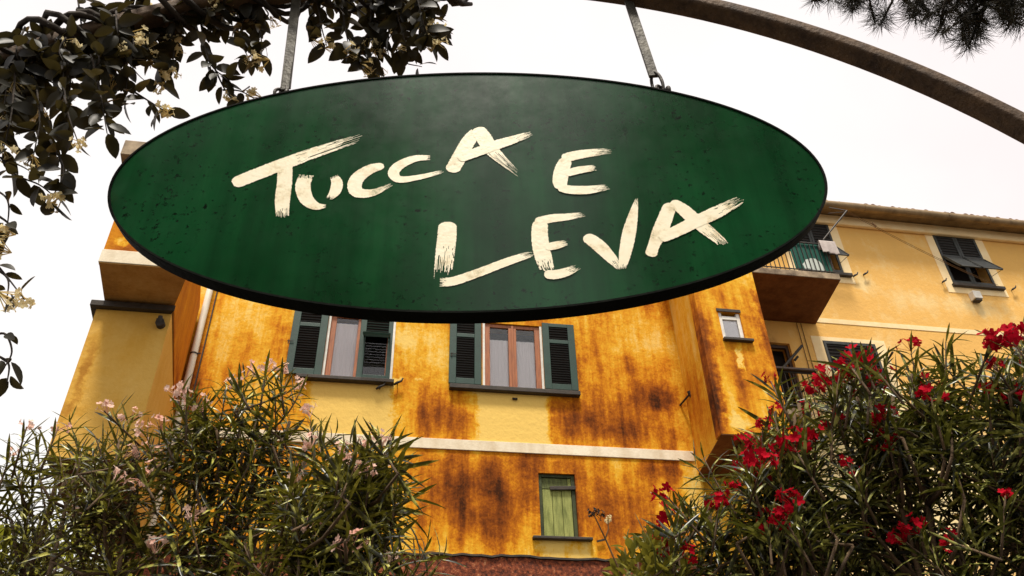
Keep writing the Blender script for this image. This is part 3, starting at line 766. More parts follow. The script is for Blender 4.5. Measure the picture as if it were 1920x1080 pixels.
tx_ = N(nt_, 'ShaderNodeMapping'); tx_.inputs['Location'].default_value = (-0.55, 0, -0.02); tx_.inputs['Scale'].default_value = (1, 0, 0.75); nt_.links.new(co_, tx_.inputs['Vector'])
ln_ = N(nt_, 'ShaderNodeVectorMath', operation='LENGTH'); nt_.links.new(tx_.outputs[0], ln_.inputs[0])
ds_ = math_(nt_, 'ADD', ln_.outputs['Value'], math_(nt_, 'MULTIPLY', noise(nt_, co_, 4, 2), 0.25))
nt_.links.new(ramp(nt_, ds_, [(0.42, (0.52, 0.56, 0.50)), (0.44, (0.004, 0.075, 0.052))]), b_.inputs['Base Color']); b_.inputs['Roughness'].default_value = 0.95
mw_ = pmat('white_cloth', (0.38, 0.32, 0.30), (0.50, 0.44, 0.40), 6, 0.95, 0.3, 30)
zr = zB + 0.19
cloth('beach_towel', at(1486, 470, ybf).x, xbr_f - 0.10, ybf + 0.11, zr + 0.08, zr + 0.99, mt_, 'green and white towel hung over the upper balcony railing')
cloth('white_cloth', at(1533, 440, ybf - 0.05).x, at(1562, 440, ybf - 0.05).x, ybf - 0.01, zr + 0.62, zr + 1.03, mw_, 'small white cloth hung on top of the green towel')
# ---- lower balcony
zl = 10.0 
m = MB(); m.box(7.4, XR(1530, 800, YR - 1.0), YR - 1.0, YR - 0.002, zl - 0.18, zl - 0.002); m.build('balcony_slab', MT['concrete'], yh, bevel=0.01)
yl = YR - 1.0
rl_z = ZR(1480, 697, yl)
railing(7.5, XR(1535, 690, yl), yl + 0.03, zl, rl_z - zl, (XR(1535, 690, yl), YR - 0.01), 0.14)
m = MB(); m.box(7.5, XR(1530, 690, yl), yl - 0.06, yl + 0.10, rl_z + 0.04, rl_z + 0.10); m.build('handrail', MT['brown_dark'], yh, bevel=0.01)
m = MB(); a = at(1468, 690, yl); b = at(1504, 648, yl - 0.1); m.tube([a, b], 0.035, 8); a = at(1490, 676, yl); b = at(1496, 668, yl - 0.05); m.tube([a, b], 0.03, 8); m.build('folded_awning_arm', MT['iron'], yh)
m = MB(); a = at(1660, 682, YR - 0.05); b = at(1674, 660, YR - 0.4); m.tube([a, b], 0.03, 8); m.build('shutter_hook', MT['iron'], yh)
for i, dx in enumerate((0, 0.09)):
    m = MB(); x = XR(1505 + 8 * i, 650); m.tube([(x, YR - 0.02, 9), (x, YR - 0.02, zB - 0.02)], 0.010, 5); m.build('cable', MT['straw'], yh)

# ------------------------------------------------------------------ hanging oval sign
S_D = 1.87
S0 = atd(890, 360, S_D)
SA = R_(-9.0)
SU = Vector((math.cos(SA), math.sin(SA), 0)); SV = Vector((0, 0, 1)); SN = SU.cross(SV)   # SN faces the viewer
SC = S0 + SU * -0.0086 + SV * 0.0427
RA, RB = 0.843, 0.386
def on_sign(px, py, off=0.0):
    d = ray(px, py); p = CAM + d * ((S0 + SN * off - CAM).dot(SN) / d.dot(SN))
    q = p - S0
    return q.dot(SU), q.dot(SV)
def sp3(u, v, off=0.0): return S0 + SU * u + SV * v + SN * off
sign = thing('hanging_sign', SC - SV * RB, 'dark green oval sign with cream brushed lettering, hanging from the arch', 'sign')
ms, nt, b = new_mat('green_sign_paint')
tc = N(nt, 'ShaderNodeTexCoord').outputs['Object']
c1 = ramp(nt, noise(nt, tc, 3.0, 6, 0.6), [(0.3, (0.002, 0.028, 0.007)), (0.7, (0.005, 0.058, 0.017))])
spk = ramp(nt, noise(nt, tc, 70, 3, 0.6), [(0.30, (0.12, 0.12, 0.12)), (0.42, (1, 1, 1))])
msk = ramp(nt, noise(nt, tc, 5, 4, 0.6), [(0.42, (1, 1, 1)), (0.58, (0, 0, 0))])
mx = N(nt, 'ShaderNodeMix', data_type='RGBA'); nt.links.new(msk, mx.inputs[0]); nt.links.new(spk, mx.inputs[6]); mx.inputs[7].default_value = (1, 1, 1, 1)
stk = ramp(nt, noise(nt, tc, 16, 6, 0.65, (1, 1, 0.05)), [(0.35, (0.62, 0.62, 0.62)), (0.55, (1, 1, 1)), (0.72, (1.5, 1.35, 1.3))])
sm = N(nt, 'ShaderNodeMix', data_type='RGBA', blend_type='MULTIPLY'); sm.inputs[0].default_value = 0.8
nt.links.new(c1, sm.inputs[6]); nt.links.new(stk, sm.inputs[7]); c1 = sm.outputs[2]
mu = N(nt, 'ShaderNodeMix', data_type='RGBA', blend_type='MULTIPLY'); mu.inputs[0].default_value = 1
nt.links.new(c1, mu.inputs[6]); nt.links.new(mx.outputs[2], mu.inputs[7]); nt.links.new(mu.outputs[2], b.inputs['Base Color'])
rr = N(nt, 'ShaderNodeMapRange'); rr.inputs[3].default_value = 0.12; rr.inputs[4].default_value = 0.25
nt.links.new(noise(nt, tc, 18, 6, 0.7), rr.inputs[0]); nt.links.new(rr.outputs[0], b.inputs['Roughness'])
b.inputs['Specular IOR Level'].default_value = 0.33
bump(nt, b, noise(nt, tc, 9, 3, 0.5), 0.05, 0.01)
MT['sign'] = ms
MT['rim'] = pmat('black_sign_rim', (0.001, 0.002, 0.001), (0.005, 0.006, 0.004), 12, 0.85, 0.3, 50, spec=0.08)
TH = 0.037
NS = 160
def ell(k, f=1.0):
    a = 2 * math.pi * k / NS
    return -0.0086 + RA * f * math.cos(a), 0.0427 + RB * f * math.sin(a)
def ellr(k, d):
    a = 2 * math.pi * k / NS
    return -0.0086 + (RA - d) * math.cos(a), 0.0427 + (RB - d) * math.sin(a)
# board: gently dished metal face
m = MB(); vv = [sp3(-0.0086, 0.0427, 0.0)]; rings = 10
for r in range(1, rings + 1):
    for k in range(NS):
        u, v = ell(k, (r / rings) * 0.993); vv.append(sp3(u, v, 0.0))
ff = [(0, 1 + k, 1 + (k + 1) % NS) for k in range(NS)]
for r in range(rings - 1):
    for k in range(NS):
        a = 1 + r * NS + k; c = 1 + r * NS + (k + 1) % NS
        ff.append((a, a + NS, c + NS, c))
m.add(vv, ff); m.build('board', MT['sign'], sign, smooth=True)
m = MB()
prof = [(0.007, -0.001), (0.006, 0.003), (0.001, 0.003), (0.0, 0.001), (0.0, -TH), (0.007, -TH), (0.007, -0.001)]
vv = [sp3(*ellr(k, d), off) for k in range(NS) for (d, off) in prof[:-1]]
q = len(prof) - 1
ff = [(k * q + i, k * q + (i + 1) % q, ((k + 1) % NS) * q + (i + 1) % q, ((k + 1) % NS) * q + i) for k in range(NS) for i in range(q)]
m.add(vv, ff); m.build('rim', MT['rim'], sign)
m = MB(); m.add([sp3(*ellr(k, 0.007), -TH + 0.004) for k in range(NS)], [tuple(range(NS))]); m.build('back_panel', MT['rim'], sign)

# brush lettering
mc, nt, b = new_mat('cream_brush_paint')
tc = N(nt, 'ShaderNodeTexCoord').outputs['Object']
nt.links.new(ramp(nt, noise(nt, tc, 22, 6, 0.7), [(0.27, (0.34, 0.33, 0.17)), (0.36, (0.76, 0.64, 0.40)), (0.46, (0.91, 0.82, 0.58)), (0.7, (0.94, 0.87, 0.66))]), b.inputs['Base Color'])
b.inputs['Roughness'].default_value = 0.5
bump(nt, b, noise(nt, tc, 90, 4), 0.3, 0.003)
MT['cream'] = mc

def catmull(pts, per=10):
    P = [np.array(p, float) for p in pts]
    P = [2 * P[0] - P[1]] + P + [2 * P[-1] - P[-2]]
    out = []
    for i in range(1, len(P) - 2):
        for k in range(per):
            t = k / per
            out.append(0.5 * ((2 * P[i]) + (-P[i - 1] + P[i + 1]) * t + (2 * P[i - 1] - 5 * P[i] + 4 * P[i + 1] - P[i + 2]) * t * t + (-P[i - 1] + 3 * P[i] - 3 * P[i + 1] + P[i + 2]) * t ** 3))
    out.append(P[-2])
    return np.array(out)

def stroke(mb, pts, dry0=0.0, dry1=0.15, seed=0, off=0.0016, cut=0.0):
    """one brush stroke: bristle tracks side by side, each running dry at its own place.
    pts: (px, py, width px); dry0/dry1: share of the stroke that breaks up at either end"""
    rnd = random.Random(seed)
    C_ = catmull(pts, 9)
    n = len(C_)
    nb = 38
    cuts = [0.0]
    for _ in range(nb): cuts.append(cuts[-1] + rnd.uniform(0.4, 1.6))
    cuts = [c / cuts[-1] for c in cuts]
    cen = [np.array(on_sign(p[0], p[1])) for p in C_]
    wid = []
    for p in C_:
        a = np.array(on_sign(p[0], p[1])); b2 = np.array(on_sign(p[0], p[1] + 1.0)); c2 = np.array(on_sign(p[0] + 1.0, p[1]))
        wid.append(max(p[2], 1.0) * 0.47 * (np.linalg.norm(b2 - a) + np.linalg.norm(c2 - a)))
    nor = []
    for i in range(n):
        d = cen[min(i + 1, n - 1)] - cen[max(i - 1, 0)]; d = d / (np.linalg.norm(d) + 1e-9)
        nor.append(np.array([-d[1], d[0]]))
    # fine sampling
    K = 130
    arc = np.linspace(0, n - 1, K)
    def lerp(L, s):
        i = min(int(s), n - 2); f = s - i
        return L[i] * (1 - f) + L[i + 1] * f
    wob = [rnd.uniform(-1, 1) for _ in range(K)]
    tail = [rnd.random() for _ in range(3)]
    for j in range(nb):
        s0 = cuts[j] * 2 - 1; s1 = cuts[j + 1] * 2 - 1; mid = (s0 + s1) / 2
        rnd0 = math.sqrt(max(0, 1 - mid * mid))
        st = 0.0 if dry0 == 0 else dry0 * rnd.random() ** 1.5
        cap = (1 - rnd0)
        tail[j % 3] = 0.5 * tail[j % 3] + 0.5 * rnd.random()
        en = 1 - dry1 * (0.45 * tail[j % 3] + 0.55 * rnd.random() ** 2) if dry1 else 1.0
        gaps = []
        for (lo, hi) in ((1 - dry1, 1.0), (0.0, dry0)):
            if hi - lo > 0.05:
                for _ in range(rnd.choice((0, 0, 1, 2))):
                    g = rnd.uniform(lo, hi); gaps.append((g, g + rnd.uniform(0.01, 0.05)))
        run = []
        for k in range(K):
            t = k / (K - 1)
            ok = st <= t <= en and not any(a <= t <= b3 for a, b3 in gaps)
            # round cap at a wet start
            w_here = float(lerp(wid, arc[k]))
            L = sum(np.linalg.norm(cen[i + 1] - cen[i]) for i in range(n - 1))
            if dry0 == 0 and t * L < cap * w_here * 0.5: ok = False
            if dry1 == 0 and (1 - t) * L < cap * w_here * 0.5: ok = False
            if ok: run.append(k)
            if (not ok or k == K - 1) and run:
                if len(run) > 1:
                    vv = []
                    for q in run:
                        c = lerp(cen, arc[q]); nn = lerp(nor, arc[q]); w = float(lerp(wid, arc[q])) / 2
                        ea = 0.0; eb = 0.0
                        if j == 0: ea = 0.05 * wob[q]
                        if j == nb - 1: eb = 0.05 * wob[-q]
                        a = c + nn * w * (s0 + ea); b2 = c + nn * w * (s1 + eb + 0.004)
                        vv += [sp3(a[0], a[1], off), sp3(b2[0], b2[1], off)]
                    mb.add(vv, [(2 * i, 2 * i + 1, 2 * i + 3, 2 * i + 2) for i in range(len(run) - 1)])
                run = []

letters = [
    [([(435, 346, 27), (495, 322, 28), (548, 302, 27), (610, 280, 23), (704, 249, 16)], 0, 0.46), ([(535, 305, 24), (534, 340, 25), (530, 375, 25), (530, 412, 20)], 0, 0.2)],
    [([(575, 328, 24), (568, 350, 25), (575, 374, 23), (592, 387, 17), (613, 387, 6)], 0.06, 0.08), ([(626, 331, 13), (632, 344, 19), (628, 361, 19), (615, 375, 9)], 0.06, 0.2)],
    [([(721, 311, 14), (696, 317, 21), (673, 332, 24), (665, 349, 24), (673, 362, 22), (702, 361, 15), (742, 342, 5)], 0, 0.15)],
    [([(808, 296, 10), (778, 298, 15), (750, 310, 19), (738, 325, 19), (750, 337, 15), (790, 332, 11), (838, 320, 7)], 0.05, 0.1)],
    [([(894, 246, 20), (878, 266, 24), (860, 298, 25), (845, 324, 25)], 0.08, 0), ([(893, 240, 22), (905, 256, 26), (921, 281, 25), (948, 307, 16), (979, 333, 9)], 0, 0.55), ([(858, 299, 20), (892, 287, 20), (930, 273, 21), (965, 262, 17), (1002, 249, 9)], 0, 0.26)],
    [([(1054, 299, 20), (1078, 292, 20), (1110, 287, 17), (1156, 283, 10)], 0, 0.35), ([(1063, 296, 20), (1054, 318, 25), (1050, 340, 25), (1052, 356, 18)], 0, 0), ([(1060, 327, 15), (1085, 320, 16), (1120, 315, 12)], 0, 0.25), ([(1046, 352, 16), (1070, 357, 19), (1105, 357, 18), (1149, 350, 10)], 0, 0.3)],
    [([(839, 416, 31), (838, 445, 33), (834, 480, 33), (829, 530, 30)], 0, 0.5), ([(824, 529, 20), (850, 528, 19), (900, 511, 18), (950, 492, 17), (1004, 474, 13)], 0.1, 0.12)],
    [([(1003, 417, 18), (1035, 410, 18), (1065, 407, 15), (1101, 401, 9)], 0, 0.3), ([(1013, 413, 26), (1012, 445, 29), (1018, 480, 30), (1031, 517, 24)], 0, 0.28), ([(1022, 465, 15), (1042, 461, 17), (1066, 455, 10)], 0, 0.3), ([(1020, 515, 18), (1040, 516, 20), (1062, 511, 18), (1087, 500, 12)], 0, 0.35)],
    [([(1096, 442, 22), (1120, 459, 26), (1143, 482, 22), (1166, 508, 9)], 0, 0.25), ([(1194, 372, 3), (1189, 395, 13), (1180, 435, 23), (1172, 475, 21), (1166, 509, 11)], 0.15, 0.1)],
    [([(1258, 381, 22), (1247, 410, 25), (1236, 438, 26), (1226, 460, 20), (1219, 482, 21)], 0, 0), ([(1257, 379, 20), (1280, 393, 25), (1303, 414, 27), (1332, 438, 24), (1368, 470, 20)], 0, 0.34), ([(1236, 449, 20), (1265, 436, 23), (1302, 418, 24), (1345, 398, 24), (1401, 369, 14)], 0, 0.26)],
]
for i, strokes in enumerate(letters):
    m = MB()
    for j, (pts, d0, d1) in enumerate(strokes):
        stroke(m, pts, d0, d1, seed=i * 10 + j, off=0.0012 + 0.0004 * j)
    m.build('letter', MT['cream'], sign)

# ------------------------------------------------------------------ arch
AC = (-0.100, -1.125); AR = 2.004; AW = 0.0225
arch = thing('metal_arch', sp3(-0.1, 0, -0.015) - Vector((0, 0, sp3(-0.1, 0, 0).z)), 'rusty brown metal arch overhead that carries the sign', 'arch')
MT['rust'] = pmat('rusted_brown_tube', (0.035, 0.020, 0.012), (0.15, 0.09, 0.045), 16, 0.75, 0.5, 70, metal=0.2)
m = MB()
pr = []
for (cr, co, a0) in ((AW - 0.012, 0.018, 0), (AW - 0.012, -0.018, -90), (-AW + 0.012, -0.018, -180), (-AW + 0.012, 0.018, -270)):
    for k in range(5):
        a = R_(a0 + 90 - 22.5 * k); pr.append((cr + 0.012 * math.cos(a), co + 0.012 * math.sin(a)))
path = []
zc0 = S0.z + AC[1]
for i in range(6): path.append((1.0, 0.0, zc0 * i / 6.0, 'leg', 1))
for i in range(97):
    a = math.pi * i / 96; path.append((math.cos(a), math.sin(a), 0, 'arc', 0))
for i in range(6): path.append((-1.0, 0.0, zc0 * (5 - i) / 6.0, 'leg', -1))
vv = []
for (c, s, z, kind, sg) in path:
    for (r, o) in pr:
        if kind == 'arc': p = sp3(AC[0] + (AR + r) * c, AC[1] + (AR + r) * s, o - 0.016)
        else:
            p = sp3(AC[0] + (AR + r) * c, 0, o - 0.016); p.z = z
        vv.append(p)
n = len(pr)
ff = [(i * n + k, i * n + (k + 1) % n, (i + 1) * n + (k + 1) % n, (i + 1) * n + k) for i in range(len(path) - 1) for k in range(n)]
m.add(vv, ff); m.build('tube', MT['rust'], arch, smooth=True)

# hangers
def ring(mb, c, ax1, ax2, ra, rb, r, n=20):
    c = Vector(c)
    mb.tube([c + ax1 * (ra * math.cos(2 * math.pi * k / n)) + ax2 * (rb * math.sin(2 * math.pi * k / n)) for k in range(n)], r, 8, closed=True)
def hanger(top, bot, eye, lab, split):
    a = sp3(*on_sign(*top)); b2 = sp3(*on_sign(*bot)); e = sp3(*on_sign(*eye), -0.028)
    # run the bar on up into the arch
    d = (a - b2).normalized(); a2 = a + d * 0.09
    t = thing('hanging_bar', b2, lab, 'hanger', 'bars that hold the sign')
    m = MB(); m.bar(a2 - SN * 0.028, b2 - SN * 0.028, 0.026, 0.010, SN)
    bb = m.build('bar', MT['iron_bar'], t, bevel=0.002)
    if split:
        m = MB(); q = b2 + (a - b2) * 0.28; m.bar(q - SN * 0.018 + SU * 0.004, b2 - SN * 0.018 + SU * 0.002 + d * -0.02, 0.020, 0.008, SN); m.build('strap', MT['iron_bar'], t, bevel=0.002)
    mid = (b2 + e) / 2
    m = MB(); ring(m, mid - SN * 0.0 + SV * 0.004 - SN * 0.014, (SV + SU * -0.1).normalized(), (SU * 0.7 + SN * 0.7).normalized(), max(0.028, (b2 - e).length * 0.62), 0.015, 0.0045); m.build('chain_link', MT['iron'], t, smooth=True)
    m = MB(); ring(m, e + SV * 0.008, SV, (SU * 0.8 - SN * 0.6).normalized(), 0.02, 0.017, 0.0045); ring(m, e + SU * 0.018 + SV * 0.002, SV, SN, 0.014, 0.014, 0.006); m.tube([e - SV * 0.03, e + SV * 0.004], 0.008, 8); m.build('eye_bolt', MT['iron'], t, smooth=True)
MT['iron_bar'] = pmat('grey_flat_iron', (0.03, 0.026, 0.02), (0.11, 0.10, 0.075), 18, 0.6, 0.4, 60, metal=0.3)
hanger((549, 4), (531, 150), (521, 166), 'flat iron bar at the upper left of the sign, next to jasmine leaves', True)
hanger((1187, 4), (1229, 128), (1243, 160), 'flat iron bar and chain link at the upper right of the sign', False)

# ------------------------------------------------------------------ leaf meshes
def leaf_data(width, bend, fold, stations=(0, 0.12, 0.3, 0.5, 0.7, 0.87, 1.0), prof=None):
    """blade of length 1 along +Y, normal +Z"""
    vv = []; ff = []
    m = len(stations)
    for t in stations:
        w = width * (prof(t) if prof else math.sin(math.pi * min(1, t * 0.96 + 0.03)) ** 0.8)
        z = -bend * t * t
        vv += [(-w, t, z + fold * w), (0, t, z), (w, t, z + fold * w)]
    for i in range(m - 1):
        a = i * 3
        ff += [(a, a + 1, a + 4, a + 3), (a + 1, a + 2, a + 5, a + 4)]
    return vv, ff
OLE = [leaf_data(0.052, 0.18, 0.5, (0, 0.25, 0.5, 0.78, 1.0)), leaf_data(0.046, 0.55, 0.5, (0, 0.25, 0.5, 0.78, 1.0)), leaf_data(0.056, -0.05, 0.6, (0, 0.25, 0.5, 0.78, 1.0))]
def jprof(t): return (math.sin(math.pi * min(1, t ** 0.85)) ** 0.75) if t < 0.999 else 0.0
JAS = [leaf_data(0.26, 0.22, 0.28, prof=jprof), leaf_data(0.23, 0.05, 0.45, prof=jprof), leaf_data(0.29, 0.35, 0.15, prof=jprof)]

def frame(p, d, nrm, L, roll=0.0):
    d = d.normalized(); x = d.cross(nrm)
    if x.length < 1e-3: x = d.orthogonal()
    x.normalize(); z = x.cross(d)
    if roll:
        c, s = math.cos(roll), math.sin(roll); x, z = x * c + z * s, z * c - x * s
    m = Matrix(((x.x * L, d.x * L, z.x * L, p.x), (x.y * L, d.y * L, z.y * L, p.y), (x.z * L, d.z * L, z.z * L, p.z), (0, 0, 0, 1)))
    return m

def emit_leaves(leaves, variants, mat, parent, limit, name='leaf', stuff='foliage'):
    """the leaves that show largest become objects, the rest one mesh"""
    def score(l):
        q = to_px(l[0].translation)
        if q[2] <= 0.05 or not (-30 < q[0] < 1950 and -40 < q[1] < 1110): return -1
        return l[0].to_scale()[1] / q[2]
    order = sorted(leaves, key=score, reverse=True)
    near, rest = order[:limit], order[limit:]
    mes = []
    for v, f in variants:
        mb = MB(); mb.add(v, f); mes.append(mb.mesh(name, mat, True))
    for (m4, k) in near: inst(name, mes[k], m4, parent)
    if rest:
        V = []; F = []; n = 0
        arrs = [np.c_[np.array(v), np.ones(len(v))] for v, f in variants]
        for (m4, k) in rest:
            V.append((arrs[k] @ np.array(m4).T)[:, :3]); F += [tuple(i + n for i in f) for f in variants[k][1]]; n += len(arrs[k])
        V = np.concatenate(V)
        me = bpy.data.meshes.new(stuff); me.from_pydata(V.tolist(), [], F); me.materials.append(mat)
        me.polygons.foreach_set('use_smooth', [True] * len(me.polygons)); me.update()
        o = bpy.data.objects.new(stuff, me); link(o, parent); o['kind'] = 'stuff'

def rv(r, s=1.0): return Vector((r.gauss(0, s), r.gauss(0, s), r.gauss(0, s)))

def blossom(mb, c, nrm, r, rnd, petals=5, cup=0.35, pw=0.42):
    nrm = nrm.normalized(); x = nrm.orthogonal().normalized(); y = nrm.cross(x)
    a0 = rnd.uniform(0, 6.28)
    for k in range(petals):
        a = a0 + 2 * math.pi * k / petals
        d = x * math.cos(a) + y * math.sin(a); s = nrm.cross(d)
        L = r * rnd.uniform(0.85, 1.1)
        p0 = c; p1 = c + d * L * 0.55 + s * L * pw + nrm * L * cup * 0.6; p2 = c + d * L * 1.0 + s * L * pw * 0.6 + nrm * L * cup * 0.9 ; p3 = c + d * L * 0.98 - s * L * pw * 0.5 + nrm * L * cup; p4 = c + d * L * 0.5 - s * L * pw * 0.8 + nrm * L * cup * 0.45
        mb.add([p0, p1, p2, p3, p4], [(0, 1, 2, 3), (0, 3, 4)])

def truss_meshes(mat, nvar, nb, spread, r, seed, cup=0.35):
    out = []
    rnd = random.Random(seed)
    for v in range(nvar):
        mb = MB()
        for i in range(nb + rnd.randint(-2, 2)):
            d = Vector((rnd.gauss(0, 1), rnd.gauss(0, 1), abs(rnd.gauss(0, 0.8)) + 0.1)).normalized()
            c = d * spread * rnd.uniform(0.4, 1.0)
            mb.tube([(0, 0, -0.02), c], 0.0012, 3)
            blossom(mb, c, d + rv(rnd, 0.4), r * rnd.uniform(0.7, 1.1), rnd, cup=cup)
        out.append(mb.mesh('flower_cluster', mat, False))
    return out

# ------------------------------------------------------------------ oleanders
def oleander(base, blobs, label, fl_mat, leaf, seed, group, limit=250, flower_px=(), fl_chance=0.0, droop=0.0, leafL=(0.105, 0.165), cut_top=True):
    """base: foot on the ground; blobs: (centre, radii, number of shoots)"""
    rnd = random.Random(seed)
    t = thing('oleander', base, label, 'shrub', group)
    base = Vector(base)
    leaves = []; stems = MB()
    tr = truss_meshes(fl_mat, 5, 9, 0.055, 0.021 if fl_mat.name.startswith('red') else 0.0145, seed)
    # main stems
    mains = []
    for (c, rad, ns) in blobs:
        for k in range(3):
            tip = Vector(c) + Vector((rnd.uniform(-.6, .6) * rad[0], rnd.uniform(-.6, .6) * rad[1], rnd.uniform(0.0, .5) * rad[2]))
            b0 = base + Vector((rnd.uniform(-.15, .15), rnd.uniform(-.15, .15), 0))
            mid = b0.lerp(tip, 0.5) + Vector((rnd.uniform(-.12, .12), rnd.uniform(-.12, .12), 0.18)) - (tip - b0) * 0.0
            pts = [b0.lerp(mid, s) * (1 - s) + mid.lerp(tip, s) * s for s in np.linspace(0, 1, 12)]
            stems.tube(pts, [0.020 * (1 - 0.65 * s) for s in np.linspace(0, 1, 12)], 6)
            mains.append(pts)
    for (c, rad, ns) in blobs:
        c = Vector(c)
        for k in range(int(ns * 0.42)):
            while True:
                q = Vector((rnd.uniform(-1, 1), rnd.uniform(-1, 1), rnd.uniform(-1, 1)))
                if 0.15 < q.length < 1: break
            if rnd.random() < 0.55: q = q.normalized() * rnd.uniform(0.75, 1.0)
            tip = c + Vector((q.x * rad[0], q.y * rad[1], q.z * rad[2]))
            out = Vector((q.x, q.y, -0.15)) * 1.05
            d = (Vector((0, 0, 1.0 - droop)) + out + rv(rnd, 0.22)).normalized()
            L = rnd.uniform(0.26, 0.5)
            root = tip - d * L
            # curved shoot
            bendv = Vector((q.x, q.y, -0.5)) * 0.06 * rnd.random()
            P = [root + d * L * s + bendv * math.sin(math.pi * s) for s in np.linspace(0, 1, 6)]
            stems.tube(P, [0.0055, 0.005, 0.0045, 0.004, 0.0035, 0.002], 5)
            # join to the closest main stem
            best = None
            for mp in mains:
                for pt in mp[4:]:
                    if pt.z < root.z - 0.02:
                        dd = (pt - root).length
                        if best is None or dd < best[0]: best = (dd, pt)
            if best and best[0] < 0.9:
                mid = best[1].lerp(root, 0.5) + Vector((0, 0, -0.03))
                stems.tube([best[1], mid, root], [0.008, 0.007, 0.0055], 5)
            nn = int(L / 0.032)
            ph = rnd.uniform(0, 6)
            for i in range(nn):
                s = (i + 0.8) / nn
                p = root + d * L * s + bendv * math.sin(math.pi * s)
                x = d.orthogonal().normalized(); y = d.cross(x)
                for w in range(3):
                    if rnd.random() < 0.16: continue
                    a = ph + i * 1.05 + w * 2.094 + rnd.uniform(-.25, .25)
                    o_ = x * math.cos(a) + y * math.sin(a)
                    up = 0.18 + 1.05 * s * s + rnd.uniform(-.28, .28)
                    ld = (o_ + d * up + Vector((0, 0, -0.32 * (1 - s)))).normalized()
                    LL = rnd.uniform(*leafL) * (1.0 if s < 0.85 else 0.72)
                    leaves.append((frame(p, ld, d - ld * d.dot(ld) * 0.8 + rv(rnd, 0.12), LL, rnd.uniform(-.35, .35)), rnd.choice((0, 1, 1, 2))))
            if rnd.random() < fl_chance and q.z > -0.3:
                sc_ = rnd.uniform(0.7, 1.15)
                inst('flower_cluster', rnd.choice(tr), Matrix.Translation(tip + d * 0.03) @ d.to_track_quat('Z', 'Y').to_matrix().to_4x4() @ Matrix.Scale(sc_, 4), t)
    for (px, py, D, sc_) in flower_px:
        p = atd(px, py, D + rnd.uniform(-.08, .08)); d = (Vector((0, 0, 1)) + rv(rnd, 0.4)).normalized()
        stems.tube([p - d * 0.22, p - d * 0.1, p], [0.005, 0.0045, 0.003], 5)
        inst('flower_cluster', rnd.choice(tr), Matrix.Translation(p) @ d.to_track_quat('Z', 'Y').to_matrix().to_4x4() @ Matrix.Rotation(rnd.uniform(0, 6), 4, 'Z') @ Matrix.Scale(sc_, 4), t)
        for w in range(9):
            a = w * 2.39; o_ = Vector((math.cos(a), math.sin(a), 0.5 + 0.5 * rnd.random())); ld = (o_ + d * 0.5).normalized()
            leaves.append((frame(p - d * (0.05 + 0.012 * w), ld, d, rnd.uniform(*leafL) * 0.95, rnd.uniform(-.3, .3)), rnd.choice((0, 1, 2))))
    stems.build('stem', MT['bark'], t, smooth=True)
    emit_leaves(leaves, OLE, leaf, t, limit)
    return t

def blob(px, py, D, rx, ry, n, dep=None):
    c = atd(px, py, D); k = D / F_PX
    return (c, (rx * k, dep if dep else rx * k * 0.6, ry * k * 1.15), n)
def foot_at(px, D):
    p = atd(px, 1000, D); return (p.x, p.y, 0)

GL, GR = 'pink oleanders on the left', 'red oleanders on the right'
oleander(foot_at(110, 4.2), [blob(95, 960, 4.2, 130, 150, 60)], 'sparse pink oleander at the far left edge against the white sky', MT['pink'], MT['ole_leaf'], 11, GL, 220,
         [(110, 800, 4.1, 1.0), (50, 800, 4.2, 0.9), (150, 960, 4.1, 0.8), (20, 850, 4.2, .8)], 0.14)
oleander(foot_at(400, 3.8), [blob(420, 870, 3.8, 150, 150, 70), blob(490, 780, 3.8, 80, 80, 26), blob(230, 870, 3.9, 110, 90, 34), blob(570, 890, 3.6, 75, 110, 30), blob(380, 1040, 3.7, 200, 90, 30)], 'tallest pink oleander on the left, in front of the drainpipe', MT['pink'], MT['ole_leaf'], 12, GL, 300,
         [(350, 745, 3.7, 1.2), (375, 765, 3.7, 1.1), (500, 690, 3.7, 1.1), (525, 700, 3.7, 1.0), (330, 735, 3.75, 1.0), (195, 770, 3.9, 1.0), (300, 800, 3.8, 1), (215, 905, 3.6, 1.2), (265, 893, 3.6, 1.2), (355, 965, 3.6, 1.1), (440, 720, 3.7, 0.9), (240, 850, 3.8, 1.0), (280, 840, 3.8, .9)], 0.14)
oleander(foot_at(640, 3.2), [blob(655, 930, 3.2, 130, 120, 60), blob(690, 860, 3.2, 90, 60, 20), blob(640, 1050, 3.1, 190, 70, 40)], 'pink oleander with long leaves reaching in front of the ochre wall', MT['pink'], MT['ole_leaf'], 13, GL, 300,
         [(640, 855, 3.0, 1.0), (665, 875, 3.0, 1.0), (695, 890, 3.0, .8), (590, 975, 3.0, 1.0), (655, 1025, 2.95, 1.2), (735, 1045, 3.0, .8), (550, 900, 3.1, .8)], 0.10, leafL=(0.12, 0.18))
oleander(foot_at(1380, 3.3), [blob(1400, 970, 3.3, 130, 120, 62), blob(1482, 800, 3.4, 45, 80, 22), blob(1280, 1010, 3.2, 90, 70, 24), blob(1455, 895, 3.3, 95, 80, 34)], 'red oleander whose branches lean left in front of the bay', MT['red'], MT['ole_leaf_red'], 14, GR, 300,
         [(1250, 930, 3.1, .9), (1330, 950, 3.1, .8), (1350, 945, 3.1, .8), (1250, 1015, 3.0, 1.0), (1285, 1040, 3.0, .7), (1430, 870, 3.1, 1.1), (1455, 850, 3.15, 1.1), (1400, 870, 3.1, 1.1), (1425, 895, 3.1, 1), (1440, 985, 3.0, 1.2), (1470, 970, 3.0, .9), (1485, 940, 3.0, 1.0), (1415, 840, 3.2, .9), (1430, 800, 3.2, .8), (1380, 915, 3.1, .7), (1455, 985, 3, .8), (1445, 715, 3.3, .7)], 0.13)
